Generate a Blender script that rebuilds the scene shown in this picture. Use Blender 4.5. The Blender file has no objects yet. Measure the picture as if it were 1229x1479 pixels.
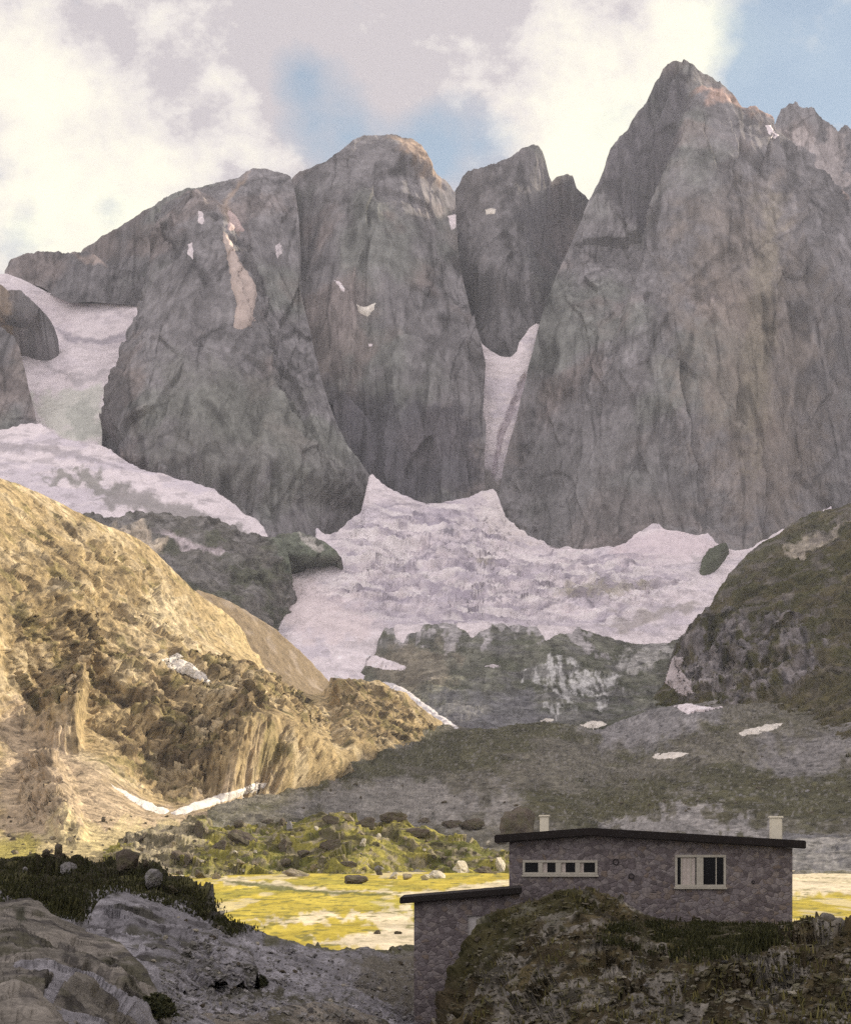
import bpy, bmesh, math, random
import numpy as np
from mathutils import Vector, Matrix
from mathutils.bvhtree import BVHTree

random.seed(7)
rng = np.random.default_rng(7)
scene = bpy.context.scene
COL = scene.collection
F, CX, HY = 2890.0, 614.5, 1200.0        # focal length in photo pixels, principal column, horizon row
SUN_AZ, SUN_EL = math.radians(30), math.radians(24)
PLAIN = -12.0
HAZE = 3.9e-5

# ---------------------------------------------------------------- numpy helpers
_perm = np.arange(256); np.random.default_rng(3).shuffle(_perm); _perm = np.concatenate([_perm, _perm, _perm])
_g = np.array([[1,1,0],[-1,1,0],[1,-1,0],[-1,-1,0],[1,0,1],[-1,0,1],[1,0,-1],[-1,0,-1],[0,1,1],[0,-1,1],[0,1,-1],[0,-1,-1],[1,1,0],[-1,1,0],[0,-1,1],[0,-1,-1]], float)
from concurrent.futures import ThreadPoolExecutor
_pool = ThreadPoolExecutor(4); _g = _g.astype(np.float32); _perm = _perm.astype(np.int32)
_gx, _gy, _gz = [np.ascontiguousarray(_g[:, k]) for k in range(3)]
def _pn(x, y, z):
    fx, fy, fz = np.floor(x), np.floor(y), np.floor(z)
    xf, yf, zf = [(a-b).astype(np.float32) for a, b in ((x, fx), (y, fy), (z, fz))]
    xi, yi, zi = [(a.astype(np.int64) & 255).astype(np.int32) for a in (fx, fy, fz)]
    u, v, w = [t*t*t*(t*(t*6-15)+10) for t in (xf, yf, zf)]
    def cor(h, i, j, k):
        h = h & 15
        return _gx[h]*(xf-i)+_gy[h]*(yf-j)+_gz[h]*(zf-k)
    r = []
    for i in (0, 1):
        A = _perm[xi+i]; q = []
        for j in (0, 1):
            B = _perm[A+yi+j]+zi
            c0 = cor(_perm[B], i, j, 0); c1 = cor(_perm[B+1], i, j, 1); q.append(c0+w*(c1-c0))
        r.append(q[0]+v*(q[1]-q[0]))
    return r[0]+u*(r[1]-r[0])
def pnoise(x, y, z):
    x, y, z = np.broadcast_arrays(np.asarray(x, float), np.asarray(y, float), np.asarray(z, float))
    sh = x.shape; x, y, z = x.ravel(), y.ravel(), z.ravel(); n = x.size
    if n < 4000: return _pn(x, y, z).reshape(sh)
    e = np.linspace(0, n, max(4, n//16000)+1).astype(int)
    return np.concatenate(list(_pool.map(lambda k: _pn(x[e[k]:e[k+1]], y[e[k]:e[k+1]], z[e[k]:e[k+1]]), range(len(e)-1)))).reshape(sh)
def fbm(P, s, oct=4, gain=.5, st=(1, 1, 1), off=0.):
    r, a = 0, 1.
    for o in range(oct):
        k = 2.03**o/s
        r = r + a*pnoise(P[..., 0]*k*st[0]+off+o*17.3, P[..., 1]*k*st[1]+off*1.7, P[..., 2]*k*st[2]-off)
        a *= gain
    return r
def ridged(P, s, oct=4, gain=.5, st=(1, 1, 1), off=0.):
    r, a, t = 0, 1., 0
    for o in range(oct):
        k = 2.03**o/s
        n = 1-np.abs(pnoise(P[..., 0]*k*st[0]+off+o*9.1, P[..., 1]*k*st[1]+off*1.3, P[..., 2]*k*st[2]+off))*2
        r = r + a*n; t += a; a *= gain
    return r/t
_hash = np.random.default_rng(5).random((256, 7)).astype(np.float32)
def _facet(q):
    """fractured blocks: nearest cell of a jittered lattice; gives (tilted plane height, cell tone)"""
    f = np.floor(q); qi = f.astype(np.int64); best = np.full(len(q), 9e9, np.float32); hgt = np.zeros(len(q), np.float32); tone = np.zeros(len(q), np.float32)
    fr = (q-f).astype(np.float32)
    for i in (-1, 0, 1):
        A = _perm[(qi[:, 0]+i) & 255]
        for j in (-1, 0, 1):
            B = _perm[A+((qi[:, 1]+j) & 255)]
            for k in (-1, 0, 1):
                h = _hash[_perm[B+((qi[:, 2]+k) & 255)]]
                dx = fr[:, 0]-i-h[:, 0]; dy = fr[:, 1]-j-h[:, 1]; dz = fr[:, 2]-k-h[:, 2]
                d = dx*dx+dy*dy+dz*dz; m = d < best; best = np.where(m, d, best)
                hgt = np.where(m, (h[:, 3]-.5)*1.6*dx+(h[:, 4]-.5)*dy+(h[:, 5]-.5)*1.2*dz+(h[:, 6]-.5)*.35, hgt); tone = np.where(m, h[:, 6]-.5, tone)
    return np.stack([hgt, tone], -1)
def facet(P, s, st=(1, 1, 1), off=0., warp=.25):
    W = P+np.stack([fbm(P, s*1.3, 3, .6, off=off+k*7) for k in range(3)], -1)*s*warp
    q = (W*np.array(st)/s+off).reshape(-1, 3); n = len(q); e = np.linspace(0, n, max(4, n//16000)+1).astype(int)
    r = np.concatenate(list(_pool.map(lambda k: _facet(q[e[k]:e[k+1]]), range(len(e)-1))))
    return r[:, 0].reshape(P.shape[:-1]), r[:, 1].reshape(P.shape[:-1])
def smooth(x, a, b):
    t = np.clip((x-a)/(b-a), 0, 1); return t*t*(3-2*t)
def sdist(x, y, poly):
    """signed distance (positive inside) to a closed polygon"""
    d = np.full(x.shape, 1e9); ins = np.zeros(x.shape, bool)
    n = len(poly)
    for i in range(n):
        (x0, y0), (x1, y1) = poly[i], poly[(i+1) % n]
        ex, ey = x1-x0, y1-y0
        t = np.clip(((x-x0)*ex+(y-y0)*ey)/(ex*ex+ey*ey+1e-9), 0, 1)
        d = np.minimum(d, np.hypot(x-x0-t*ex, y-y0-t*ey))
        c = ((y0 > y) != (y1 > y))
        if y1 != y0: ins ^= c & (x < (x1-x0)*(y-y0)/(y1-y0)+x0)
    return np.where(ins, d, -d)
def pmask(px, py, poly, soft=8, warp=0, ws=25, off=0.):
    if warp:
        Q = np.stack([px, py, np.zeros_like(px)], -1)
        px = px+warp*fbm(Q, ws, 4, .6, off=3.1+off); py = py+warp*fbm(Q, ws, 4, .6, off=11.7+off)
    return smooth(sdist(px, py, poly), -soft, soft)
def tps(ctrl):
    c = np.array(ctrl, float); X = c[:, :2]/100
    def phi(r2): return .5*r2*np.log(r2+1e-9)
    K = phi(((X[:, None]-X[None])**2).sum(-1))+np.eye(len(c))*1e-4
    A = np.hstack([np.ones((len(c), 1)), X])
    M = np.block([[K, A], [A.T, np.zeros((3, 3))]])
    w = np.linalg.solve(M, np.concatenate([c[:, 2], np.zeros(3)]))
    def f(px, py):
        x, y = px/100, py/100
        r = w[-3]+w[-2]*x+w[-1]*y
        for i in range(len(c)): r = r+w[i]*phi((x-X[i, 0])**2+(y-X[i, 1])**2)
        return r
    return f
def at(px, py, Y):
    return Vector(((px-CX)/F*Y, Y, (HY-py)/F*Y))
def lin(r, g, b):
    f = lambda c: c/12.92 if c <= .04045 else ((c+.055)/1.055)**2.4
    return np.array([f(r/255), f(g/255), f(b/255)])
def mixc(c, col, m):
    return c*(1-m[..., None])+np.asarray(col)*m[..., None]

# ---------------------------------------------------------------- blender helpers
def tag(o, label=None, cat=None, group=None, kind=None):
    if label: o['label'] = label
    if cat: o['category'] = cat
    if group: o['group'] = group
    if kind: o['kind'] = kind
    return o
def link(o, parent=None):
    COL.objects.link(o)
    if parent: o.parent = parent
    return o
BV = {}
def grid_mesh(name, P, col, mat, smooth_=True):
    ny, nx = P.shape[:2]
    me = bpy.data.meshes.new(name)
    me.vertices.add(nx*ny); me.vertices.foreach_set('co', P.reshape(-1).astype(np.float32))
    i = np.arange(nx*ny).reshape(ny, nx)
    q = np.stack([i[:-1, :-1], i[:-1, 1:], i[1:, 1:], i[1:, :-1]], -1).reshape(-1, 4)
    nq = len(q)
    me.loops.add(nq*4); me.loops.foreach_set('vertex_index', q.reshape(-1).astype(np.int32))
    me.polygons.add(nq); me.polygons.foreach_set('loop_start', (np.arange(nq)*4).astype(np.int32))
    me.update(calc_edges=True)
    if smooth_: me.polygons.foreach_set('use_smooth', np.ones(nq, bool))
    if col is not None:
        a = me.color_attributes.new('Col', 'FLOAT_COLOR', 'POINT')
        c = np.concatenate([np.clip(col.reshape(-1, 3), 0, 1), np.ones((nx*ny, 1))], 1)
        a.data.foreach_set('color', c.reshape(-1).astype(np.float32))
    me.materials.append(mat)
    o = link(bpy.data.objects.new(name, me))
    BV[o] = (P.reshape(-1, 3), q)
    return o
def bvh(o):
    P, q = BV[o]
    return BVHTree.FromPolygons(P.tolist(), q.tolist())
def grid_normals(P):
    du = np.gradient(P, axis=1); dv = np.gradient(P, axis=0)
    n = np.cross(du, dv)
    n /= np.linalg.norm(n, axis=-1, keepdims=True)+1e-9
    s = np.sign(-(n*P).sum(-1, keepdims=True)); s[s == 0] = 1   # face the viewer's side
    return n*s
def body(name, crest, base, ctrl, step, mat, disp, color, back=(40, 120, 300), drop=1.2, jag=0., jags=14, rstep=None, dmod=None, bmod=None, csoft=0, sw=.4):
    """terrain mass: skyline polyline, foot polyline, smooth distance field, world-space relief, far side"""
    cr = np.array(crest, float); ba = np.array(base, float)
    x = np.linspace(cr[0, 0], cr[-1, 0], 9000); y = np.interp(x, cr[:, 0], cr[:, 1])
    s = np.concatenate([[0], np.cumsum(np.hypot(np.diff(x), sw*np.diff(y))*np.where((x[1:] > -70) & (x[1:] < 1300), 1, .15))])
    nx = max(int(s[-1]/step), 8)
    px = np.interp(np.linspace(0, s[-1], nx), s, x); cy = np.interp(px, cr[:, 0], cr[:, 1])
    if jag:
        Q = np.stack([px, px*0, px*0], -1); cy = cy+jag*(fbm(Q, jags, 4, .6, off=px[0]*.01)+.6*ridged(Q, jags*.6, 2)-.3)
    by = np.maximum(np.interp(px, ba[:, 0], ba[:, 1]), cy+1.)
    # rows run level over most of the mass and only bend up to the skyline near the top
    uq = np.arange(px[0], px[-1]+1, 2.); cq = np.interp(uq, px, cy)
    pad = np.pad(cq, 18, 'edge'); mx = np.max([pad[k:k+len(cq)] for k in range(37)], 0)
    pad = np.pad(mx, 18, 'edge'); mx = np.mean([pad[k:k+len(cq)] for k in range(37)], 0)
    cm = np.clip(np.interp(px, uq, mx)+2, cy+.5, by-.4)
    rs = rstep or step; bot = by.max(); nA = max(int((bot-cm.min())/rs), 6); nB = int(np.clip(np.max(cm-cy)/(rs*1.3), 4, 260))
    tA = np.linspace(0, 1, nA, endpoint=False)[:, None]; tB = np.linspace(0, 1, nB+1)[:, None]
    PY = np.concatenate([by[None]+(cm-by)[None]*tA, cm[None]+(cy-cm)[None]*tB], 0)
    PX = np.repeat(px[None], len(PY), 0)
    T = tps(ctrl)
    def unproj(x, y):
        D = T(x, y)
        return np.stack([(x-CX)/F*D, D, (HY-y)/F*D], -1)
    P = unproj(PX, PY); e = 3.
    N = np.cross(unproj(PX+e, PY)-P, unproj(PX, PY-e)-P); N /= np.linalg.norm(N, axis=-1, keepdims=True)+1e-9
    N *= np.sign(-(N*P).sum(-1, keepdims=True))
    if bmod is not None:
        P = P+N*bmod(PX, PY, P)[..., None]; N2 = grid_normals(P)
        for _ in range(2):                                  # soften, so relief grows square to the new walls
            Z = np.pad(N2, ((1, 1), (1, 1), (0, 0)), 'edge'); N2 = (Z[:-2, 1:-1]+Z[2:, 1:-1]+Z[1:-1, :-2]+Z[1:-1, 2:]+Z[1:-1, 1:-1])/5
        k = smooth(PY-cy[None], 2, 20)[..., None]; N = N*(1-.8*k)+N2*.8*k; N /= np.linalg.norm(N, axis=-1, keepdims=True)+1e-9
    d = disp(PX, PY, P)
    if csoft: d = d*(.18+.82*smooth(PY-cy[None], 0, csoft))
    P2 = P+N*d[..., None]
    col = color(PX, PY, P2, N)
    top = P2[-1]; rows = []; cols = []
    for k in back:
        r = top.copy(); r[:, 1] += k; r[:, 2] -= k*drop
        r[:, 0] += k*.1*np.sign(top[:, 0])*0
        r = r+np.stack([fbm(r, 60, 3)*k*.1]*3, -1)
        rows.append(r); cols.append(col[-1])
    P3 = np.concatenate([P2, np.array(rows)], 0); c3 = np.concatenate([col, np.array(cols)], 0)
    return grid_mesh(name, P3, c3, mat)

# ---------------------------------------------------------------- materials
class NT:
    def __init__(s, name):
        s.m = bpy.data.materials.new(name); s.m.use_nodes = True
        s.t = s.m.node_tree; s.b = s.t.nodes['Principled BSDF']; s.N = s.t.nodes; s.L = s.t.links.new
    def n(s, typ, **kw):
        o = s.N.new(typ)
        for k, v in kw.items():
            if hasattr(o, k) and k not in o.inputs: setattr(o, k, v)
            else: o.inputs[k].default_value = v
        return o
    def noise(s, vec, scale, detail=5, rough=.6, **kw):
        o = s.n('ShaderNodeTexNoise', Scale=scale, Detail=detail, Roughness=rough, **kw); s.L(vec, o.inputs['Vector']); return o.outputs['Fac']
    def ramp(s, fac, stops):
        o = s.N.new('ShaderNodeValToRGB'); s.L(fac, o.inputs['Fac']); e = o.color_ramp.elements
        while len(e) < len(stops): e.new(.5)
        for q, (p, c) in zip(e, stops):
            q.position = p; q.color = (*c, 1) if hasattr(c, '__len__') else (c, c, c, 1)
        return o.outputs['Color']
    def mix(s, fac, a, b, mode='MIX'):
        o = s.N.new('ShaderNodeMix'); o.data_type = 'RGBA'; o.blend_type = mode
        for v, i in ((fac, 0), (a, 6), (b, 7)):
            if hasattr(v, 'is_linked') or hasattr(v, 'links'): s.L(v, o.inputs[i])
            else: o.inputs[i].default_value = v if i == 0 else (*v, 1)
        return o.outputs[2]
    def math(s, op, a, b=0.):
        o = s.N.new('ShaderNodeMath'); o.operation = op
        for i, v in enumerate((a, b)):
            if hasattr(v, 'links'): s.L(v, o.inputs[i])
            else: o.inputs[i].default_value = v
        return o.outputs[0]
    def bump(s, h, strength, dist, prev=None):
        o = s.n('ShaderNodeBump', Strength=strength, Distance=dist); s.L(h, o.inputs['Height'])
        if prev: s.L(prev, o.inputs['Normal'])
        return o.outputs['Normal']

def terrain_mat(name, size, lo=.65, hi=1.35, st=(1, 1, 1), bump=.6, rough=.9, grain=.35, crack=0.):
    """vertex colour of the ground times procedural grain; size = metres of the coarsest grain"""
    m = NT(name); tc = m.N.new('ShaderNodeTexCoord')
    mp = m.n('ShaderNodeMapping', Scale=(st[0]/size, st[1]/size, st[2]/size)); m.L(tc.outputs['Object'], mp.inputs['Vector'])
    v = mp.outputs['Vector']
    a = m.N.new('ShaderNodeVertexColor'); a.layer_name = 'Col'
    n1 = m.noise(v, 1., 8, .62); n2 = m.noise(v, 6.3, 6, .7)
    k1 = m.ramp(n1, [(.3, lo), (.7, hi)]); k2 = m.ramp(n2, [(.3, 1-grain), (.7, 1+grain)])
    c = m.mix(1., a.outputs['Color'], k1, 'MULTIPLY'); c = m.mix(1., c, k2, 'MULTIPLY')
    if crack:
        vo = m.n('ShaderNodeTexVoronoi', feature='DISTANCE_TO_EDGE', Scale=1.7); m.L(v, vo.inputs['Vector'])
        ck = m.ramp(vo.outputs['Distance'], [(0., 1-crack), (.06, 1.)]); c = m.mix(1., c, ck, 'MULTIPLY')
    for mx in m.N:
        if mx.bl_idname == 'ShaderNodeMix': mx.clamp_result = False
    m.L(c, m.b.inputs['Base Color']); m.b.inputs['Roughness'].default_value = rough; m.b.inputs['Specular IOR Level'].default_value = .15
    h = m.math('ADD', m.math('MULTIPLY', n1, 1.), m.math('MULTIPLY', n2, .35))
    m.L(m.bump(h, bump, size*.35), m.b.inputs['Normal'])
    return m.m
def plain_mat(name, c, rough=.7, var=.15, size=.3, bump=.2):
    m = NT(name); tc = m.N.new('ShaderNodeTexCoord')
    n = m.noise(tc.outputs['Object'], 1/size, 6, .65)
    k = m.ramp(n, [(.25, 1-var), (.75, 1+var)])
    m.L(m.mix(1., tuple(c), k, 'MULTIPLY'), m.b.inputs['Base Color']); m.b.inputs['Roughness'].default_value = rough
    m.b.inputs['Specular IOR Level'].default_value = .2
    m.L(m.bump(n, bump, size*.2), m.b.inputs['Normal'])
    return m.m

M_face = terrain_mat('cliff_rock', 12, .8, 1.2, (1.4, 1.4, .12), .3, .95, .13)
M_hill = terrain_mat('hill_rock', 7, .75, 1.25, (1, 1, .8), .8, .95, .35)
M_ice = terrain_mat('glacier_ice', 14, .88, 1.1, (1, .6, 1.5), .8, .6, .10)
M_slab = terrain_mat('slab_rock', 25, .75, 1.3, (1, 1, 1), .7, .9, .3)
M_plain = terrain_mat('meadow_plain', 5, .85, 1.15, (1, .35, 1), .3, 1., .2)
M_near = terrain_mat('foreground_ground', 1.2, .7, 1.3, (1, 1, 1), .8, .95, .4)
M_nearrock = terrain_mat('foreground_slab', .9, .75, 1.25, (1, 1, 1.6), .8, .9, .3, .25)

# ---------------------------------------------------------------- far mountains
GREY = np.array([.208, .196, .203]); PINK = np.array([.255, .212, .20]); GREEN = np.array([.185, .195, .175]); DARK = np.array([.09, .086, .10]); SUN_WARM = np.array([.45, .33, .24]); PALE = np.array([.42, .37, .36])
SNOW = np.array([.90, .81, .835])
def rock_disp(a=1., off=0., st=(1, 1, .42), extra=None):
    def f(px, py, P):
        Q = np.stack([P[..., 0]*.82+P[..., 2]*.57, P[..., 1], P[..., 2]*.82-P[..., 0]*.57], -1)
        f1 = facet(P, 100, (1, .5, .16), off, .1)[0]; f2 = facet(P, 38, (1, .5, .10), off+3, .1)[0]; f3 = facet(P, 14, (1, .5, .11), off+4, .12)[0]
        d = 8*(ridged(P, 230, 3, .4, (1, 1, .3), off)-.6)+20*f1+8*f2+2.6*f3+1.6*(ridged(Q, 70, 2, .5, (.2, 1, 1.3), off+7)-.6)+.5*fbm(P, 9, 3, .6, (1.2, 1, .3), off+9)
        d = a*d
        if extra is not None: d = d+extra(px, py, P)
        return d
    return f
def rock_col(base=GREY, zones=(), off=0.):
    def f(px, py, P, N):
        c = np.broadcast_to(base, P.shape).copy()
        c = mixc(c, GREEN, .65*smooth(fbm(P, 190, 4, .55, off=off+2), .0, .45))
        c = mixc(c, PINK, .7*smooth(fbm(P, 150, 4, .55, off=off+31), .05, .5))
        streak = fbm(P, 36, 4, .6, (1.3, 1.3, .13), off+4)
        c = c*(1-.26*smooth(streak, .05, .55))[..., None]
        c = c*(1+.22*smooth(-streak, .1, .6))[..., None]
        # tilted strata
        q = P[..., 2]*.9+P[..., 0]*.35+30*fbm(P, 120, 3, .5, off=off)
        st = fbm(np.stack([q, q*0, P[..., 0]*.1], -1), 26, 3, .6)
        c = c*(1-.22*smooth(st, .05, .5))[..., None]
        for poly, colr, soft, warp, amt in zones:
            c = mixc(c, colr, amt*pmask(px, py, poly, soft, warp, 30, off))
        # joints and cracks: thin dark lines, mostly upright, some slanting
        W = P+np.stack([7*fbm(P, 90, 3, .5, (1, 1, .5), off=off+60), 0*P[..., 0], 7*fbm(P, 90, 3, .5, off=off+66)], -1)
        Q = np.stack([W[..., 0]*.80+W[..., 2]*.6, W[..., 1], W[..., 2]*.80-W[..., 0]*.6], -1)
        for q, sc, stt, wd, am in ((W, 70, (1.4, .4, .05), .06, .46), (W, 26, (1.4, .4, .05), .08, .30), (W, 11, (1.4, .4, .07), .10, .14), (Q, 110, (.10, .4, 1.3), .045, .30)):
            n = np.abs(fbm(q, sc, 2, .45, stt, off+sc)); g = smooth(fbm(P, 75, 3, .6, off=off+sc*2), -.25, .2)
            c = c*(1-am*g*(1-smooth(n, wd*.3, wd*1.6)))[..., None]
        c = c*(1+.08*fbm(P, 7, 3, .7, (1, 1, .8), off+71))[..., None]; c = c*(1+.22*fbm(P, 12, 3, .6, (1.6, 1.6, .07), off+77))[..., None]
        c = c*(1+.20*facet(P, 100, (1, .5, .16), off, .1)[1]+.22*facet(P, 38, (1, .5, .10), off+3, .1)[1]+.16*facet(P, 14, (1, .5, .11), off+4, .12)[1])[..., None]
        return c
    return f

far = body('mountain', [(1040,260),(1080,200),(1098,172),(1108,168),(1120,172),(1128,160),(1140,151),(1150,150),(1163,156),(1175,160),(1188,172),(1200,178),(1229,186),(1260,150),(1310,100),(1400,55),(1500,30)],
    [(1040,420),(1500,420)], [(1040,300,3250),(1120,180,3350),(1229,200,3300),(1500,30,3200),(1500,400,3100),(1229,400,3100),(1100,400,3100)], 1.6, M_face,
    rock_disp(.9, 40, (1,1,.7)), rock_col(GREY*1.05, [([(1110,185),(1150,200),(1190,250),(1215,300),(1229,330),(1229,260),(1205,215),(1229,200),(1190,195)], PALE*1.25, 4, 26, .6)], 40), jag=7, csoft=30)  # pale zone paints sunlight on the rocks behind the crest
tag(far, 'craggy grey mountain ridge behind the tallest peak, at the right edge', 'mountain', kind='structure')

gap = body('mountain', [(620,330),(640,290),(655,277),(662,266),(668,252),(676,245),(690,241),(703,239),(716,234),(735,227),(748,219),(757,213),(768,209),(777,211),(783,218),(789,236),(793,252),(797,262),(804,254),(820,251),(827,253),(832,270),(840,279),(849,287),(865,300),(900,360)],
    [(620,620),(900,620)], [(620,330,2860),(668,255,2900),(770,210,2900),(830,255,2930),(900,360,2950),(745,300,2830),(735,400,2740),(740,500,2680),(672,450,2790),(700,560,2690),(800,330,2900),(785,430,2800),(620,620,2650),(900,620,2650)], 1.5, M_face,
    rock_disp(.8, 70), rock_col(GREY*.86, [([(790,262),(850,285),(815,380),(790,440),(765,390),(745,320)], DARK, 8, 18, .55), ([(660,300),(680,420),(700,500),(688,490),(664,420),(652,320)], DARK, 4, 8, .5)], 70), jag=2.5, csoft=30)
tag(gap, 'dark grey rock tower in the gap between the two big faces', 'mountain', kind='structure')

lu = body('mountain', [(60,420),(100,385),(120,361),(135,349),(150,339),(175,326),(200,310),(222,296),(240,285),(258,276),(270,271),(285,270),(300,267),(322,262),(345,256),(380,260),(420,280)],
    [(60,560),(420,560)], [(60,450,3000),(120,361,3000),(270,271,2920),(420,280,2900),(60,560,2850),(420,560,2800),(220,450,2850)], 1.6, M_face,
    rock_disp(.8, 90), rock_col(GREY*.97, (), 90), jag=2.5, csoft=30)
tag(lu, 'grey sloping mountain shoulder at the upper left, under the clouds', 'mountain', kind='structure')

def mid_extra(px, py, P):
    d = -9*pmask(px, py, [(470,570),(560,575),(640,580),(700,600),(700,760),(480,760)], 40, 14)
    d = d+14*pmask(px, py, [(553,196),(575,240),(620,262),(660,280),(640,200),(590,190)], 6, 6)
    return d
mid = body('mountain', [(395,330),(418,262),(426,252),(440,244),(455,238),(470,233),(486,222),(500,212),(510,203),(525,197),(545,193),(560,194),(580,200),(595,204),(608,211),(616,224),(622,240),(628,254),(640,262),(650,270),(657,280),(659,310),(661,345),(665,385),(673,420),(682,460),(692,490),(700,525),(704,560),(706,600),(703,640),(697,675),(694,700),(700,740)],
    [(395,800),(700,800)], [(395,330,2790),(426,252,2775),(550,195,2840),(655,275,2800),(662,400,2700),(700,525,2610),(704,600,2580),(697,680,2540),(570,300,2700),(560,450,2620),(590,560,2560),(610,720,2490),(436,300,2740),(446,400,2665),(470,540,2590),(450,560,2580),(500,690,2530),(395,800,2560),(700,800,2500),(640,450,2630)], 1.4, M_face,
    rock_disp(1., 11, extra=mid_extra), rock_col(GREY, [([(470,565),(560,570),(640,580),(690,600),(690,720),(500,720)], np.array([.095,.09,.105]), 16, 26, .8),  # dark zone paints shade into the lower recess
        ([(560,200),(610,215),(640,275),(620,262),(585,235)], SUN_WARM, 6, 12, .8)], 11), jag=2.5, csoft=30)  # warm zone is sunlight painted on the upper right shoulder
tag(mid, 'broad dome-topped grey rock face in the middle of the skyline', 'mountain', kind='structure')

def r_extra(px, py, P):
    # sharp pillar edge right of the shaded facet below the summit
    d = 34*(1-smooth(py, 330, 640))*pmask(px, py, [(1000,140),(975,215),(960,290),(935,370),(905,450),(860,640),(860,900),(1540,900),(1540,330),(1229,330),(1100,190),(1060,180)], 9, 5)
    d = d-12*pmask(px, py, [(760,560),(900,560),(1000,640),(1060,760),(740,790),(728,700)], 30, 20)
    return d
rgt = body('mountain', [(700,800),(716,730),(723,690),(728,660),(736,630),(745,600),(755,560),(763,525),(772,495),(780,462),(790,430),(803,400),(815,372),(832,335),(848,297),(860,270),(871,247),(876,228),(881,212),(893,198),(905,186),(913,172),(922,158),(933,146),(940,131),(945,118),(953,108),(957,97),(964,90),(972,86),(980,85),(992,88),(1002,94),(1008,102),(1022,108),(1040,119),(1052,130),(1063,143),(1070,153),(1084,164),(1096,172),(1104,188),(1118,198),(1133,208),(1150,222),(1170,235),(1183,248),(1197,272),(1210,295),(1225,312),(1245,322),(1300,340),(1400,330),(1520,340)],
    [(700,900),(1520,900)], [(700,800,2520),(723,690,2540),(755,560,2600),(790,430,2680),(848,297,2790),(881,212,2820),(980,85,2860),(1096,172,2850),(1229,312,2800),(1520,340,2750),
      (960,250,2745),(1000,300,2700),(930,330,2740),(1000,450,2590),(1150,400,2650),(860,450,2620),(850,600,2500),(1000,620,2460),(1150,600,2520),(760,780,2430),(870,800,2370),(1000,790,2370),(1150,740,2450),(1229,650,2520),(1520,700,2500),(700,900,2420),(1000,900,2300),(1520,900,2300)], 1.45, M_face,
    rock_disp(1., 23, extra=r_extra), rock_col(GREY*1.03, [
        ([(958,92),(1000,110),(985,190),(965,290),(935,340),(885,300),(870,260),(885,210),(925,160)], np.array([.095,.088,.10]), 8, 14, .75),  # facet turned from the light: its shade is painted in dark
        ([(1005,135),(1045,125),(1090,170),(1102,195),(1060,190),(1015,180),(1000,160)], np.array([.52,.37,.31]), 6, 14, .9),  # sunlit triangle under the summit, painted in as pink
        ([(1098,172),(1135,205),(1180,245),(1212,296),(1225,330),(1205,318),(1185,280),(1140,225),(1105,200)], np.array([.52,.40,.36]), 4, 12, .8),  # sunlight along the crest, painted in as pale pink
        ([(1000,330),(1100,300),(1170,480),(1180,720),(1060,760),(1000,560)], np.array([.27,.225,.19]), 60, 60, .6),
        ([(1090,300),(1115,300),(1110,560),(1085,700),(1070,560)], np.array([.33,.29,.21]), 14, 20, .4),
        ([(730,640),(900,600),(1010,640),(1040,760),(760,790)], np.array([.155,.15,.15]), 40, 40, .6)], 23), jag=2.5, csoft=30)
tag(rgt, 'tallest pointed grey peak with a huge rock face on the right', 'mountain', kind='structure')

def l_extra(px, py, P):
    d = 30*pmask(px, py, [(300,270),(330,330),(352,380),(372,440),(375,480),(420,620),(500,720),(200,700),(150,600),(200,450),(240,300)], 16, 12)
    return d
lef = body('mountain', [(146,640),(147,604),(152,575),(157,552),(168,526),(180,500),(188,482),(197,462),(206,443),(211,420),(216,400),(219,370),(228,320),(240,292),(260,281),(280,275),(300,270),(325,264),(345,256),(355,247),(366,242),(380,243),(396,246),(412,249),(420,254),(428,285),(432,320),(428,350),(430,395),(436,430),(446,470),(455,510),(463,545),(474,580),(486,612),(500,640),(516,662),(530,682),(540,697),(546,720),(550,800)],
    [(146,830),(550,830)], [(147,604,2440),(190,480,2560),(216,400,2620),(228,320,2760),(270,275,2800),(366,242,2770),(420,254,2745),(432,395,2625),(463,545,2520),(516,662,2450),(550,800,2400),(340,330,2640),(330,430,2540),(300,560,2420),(300,680,2330),(420,600,2440),(420,740,2320),(200,620,2380),(240,470,2540),(400,430,2600),(146,830,2300),(400,830,2260),(500,760,2380)], 1.45, M_face,
    rock_disp(1., 57, extra=l_extra), rock_col(GREY, [
        ([(146,600),(175,520),(200,590),(200,680),(150,650)], np.array([.10,.095,.10]), 8, 14, .7),
        ([(360,246),(345,270),(330,300),(345,330),(332,335),(322,300),(340,262)], SUN_WARM, 4, 8, .5),  # warm zone is sunlight painted just under the crest
        ([(250,560),(420,560),(480,640),(520,720),(300,740),(230,680)], np.array([.19,.19,.17]), 40, 40, .6)], 57), jag=2, csoft=30)
tag(lef, 'grey rounded rock buttress on the left with a pale strip down it', 'mountain', kind='structure')

band = body('rock_outcrop', [(8,392),(18,376),(40,367),(62,363),(85,362),(105,363),(122,361),(138,368),(152,380),(165,384),(190,392),(216,402),(225,430)],
    [(8,400),(30,408),(60,415),(100,436),(160,440),(225,445)], [(8,392,2860),(85,362,2870),(216,402,2800),(100,436,2810),(225,445,2760)], 1.4, M_face,
    rock_disp(.45, 120, (1,1,.6)), rock_col(GREY*.8, [([(100,362),(140,368),(155,384),(135,380)], np.array([.45,.36,.32]), 3, 6, .7)], 120), jag=3)
tag(band, 'dark flat rock band above the upper left snowfield', 'rock', kind='thing')

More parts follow.
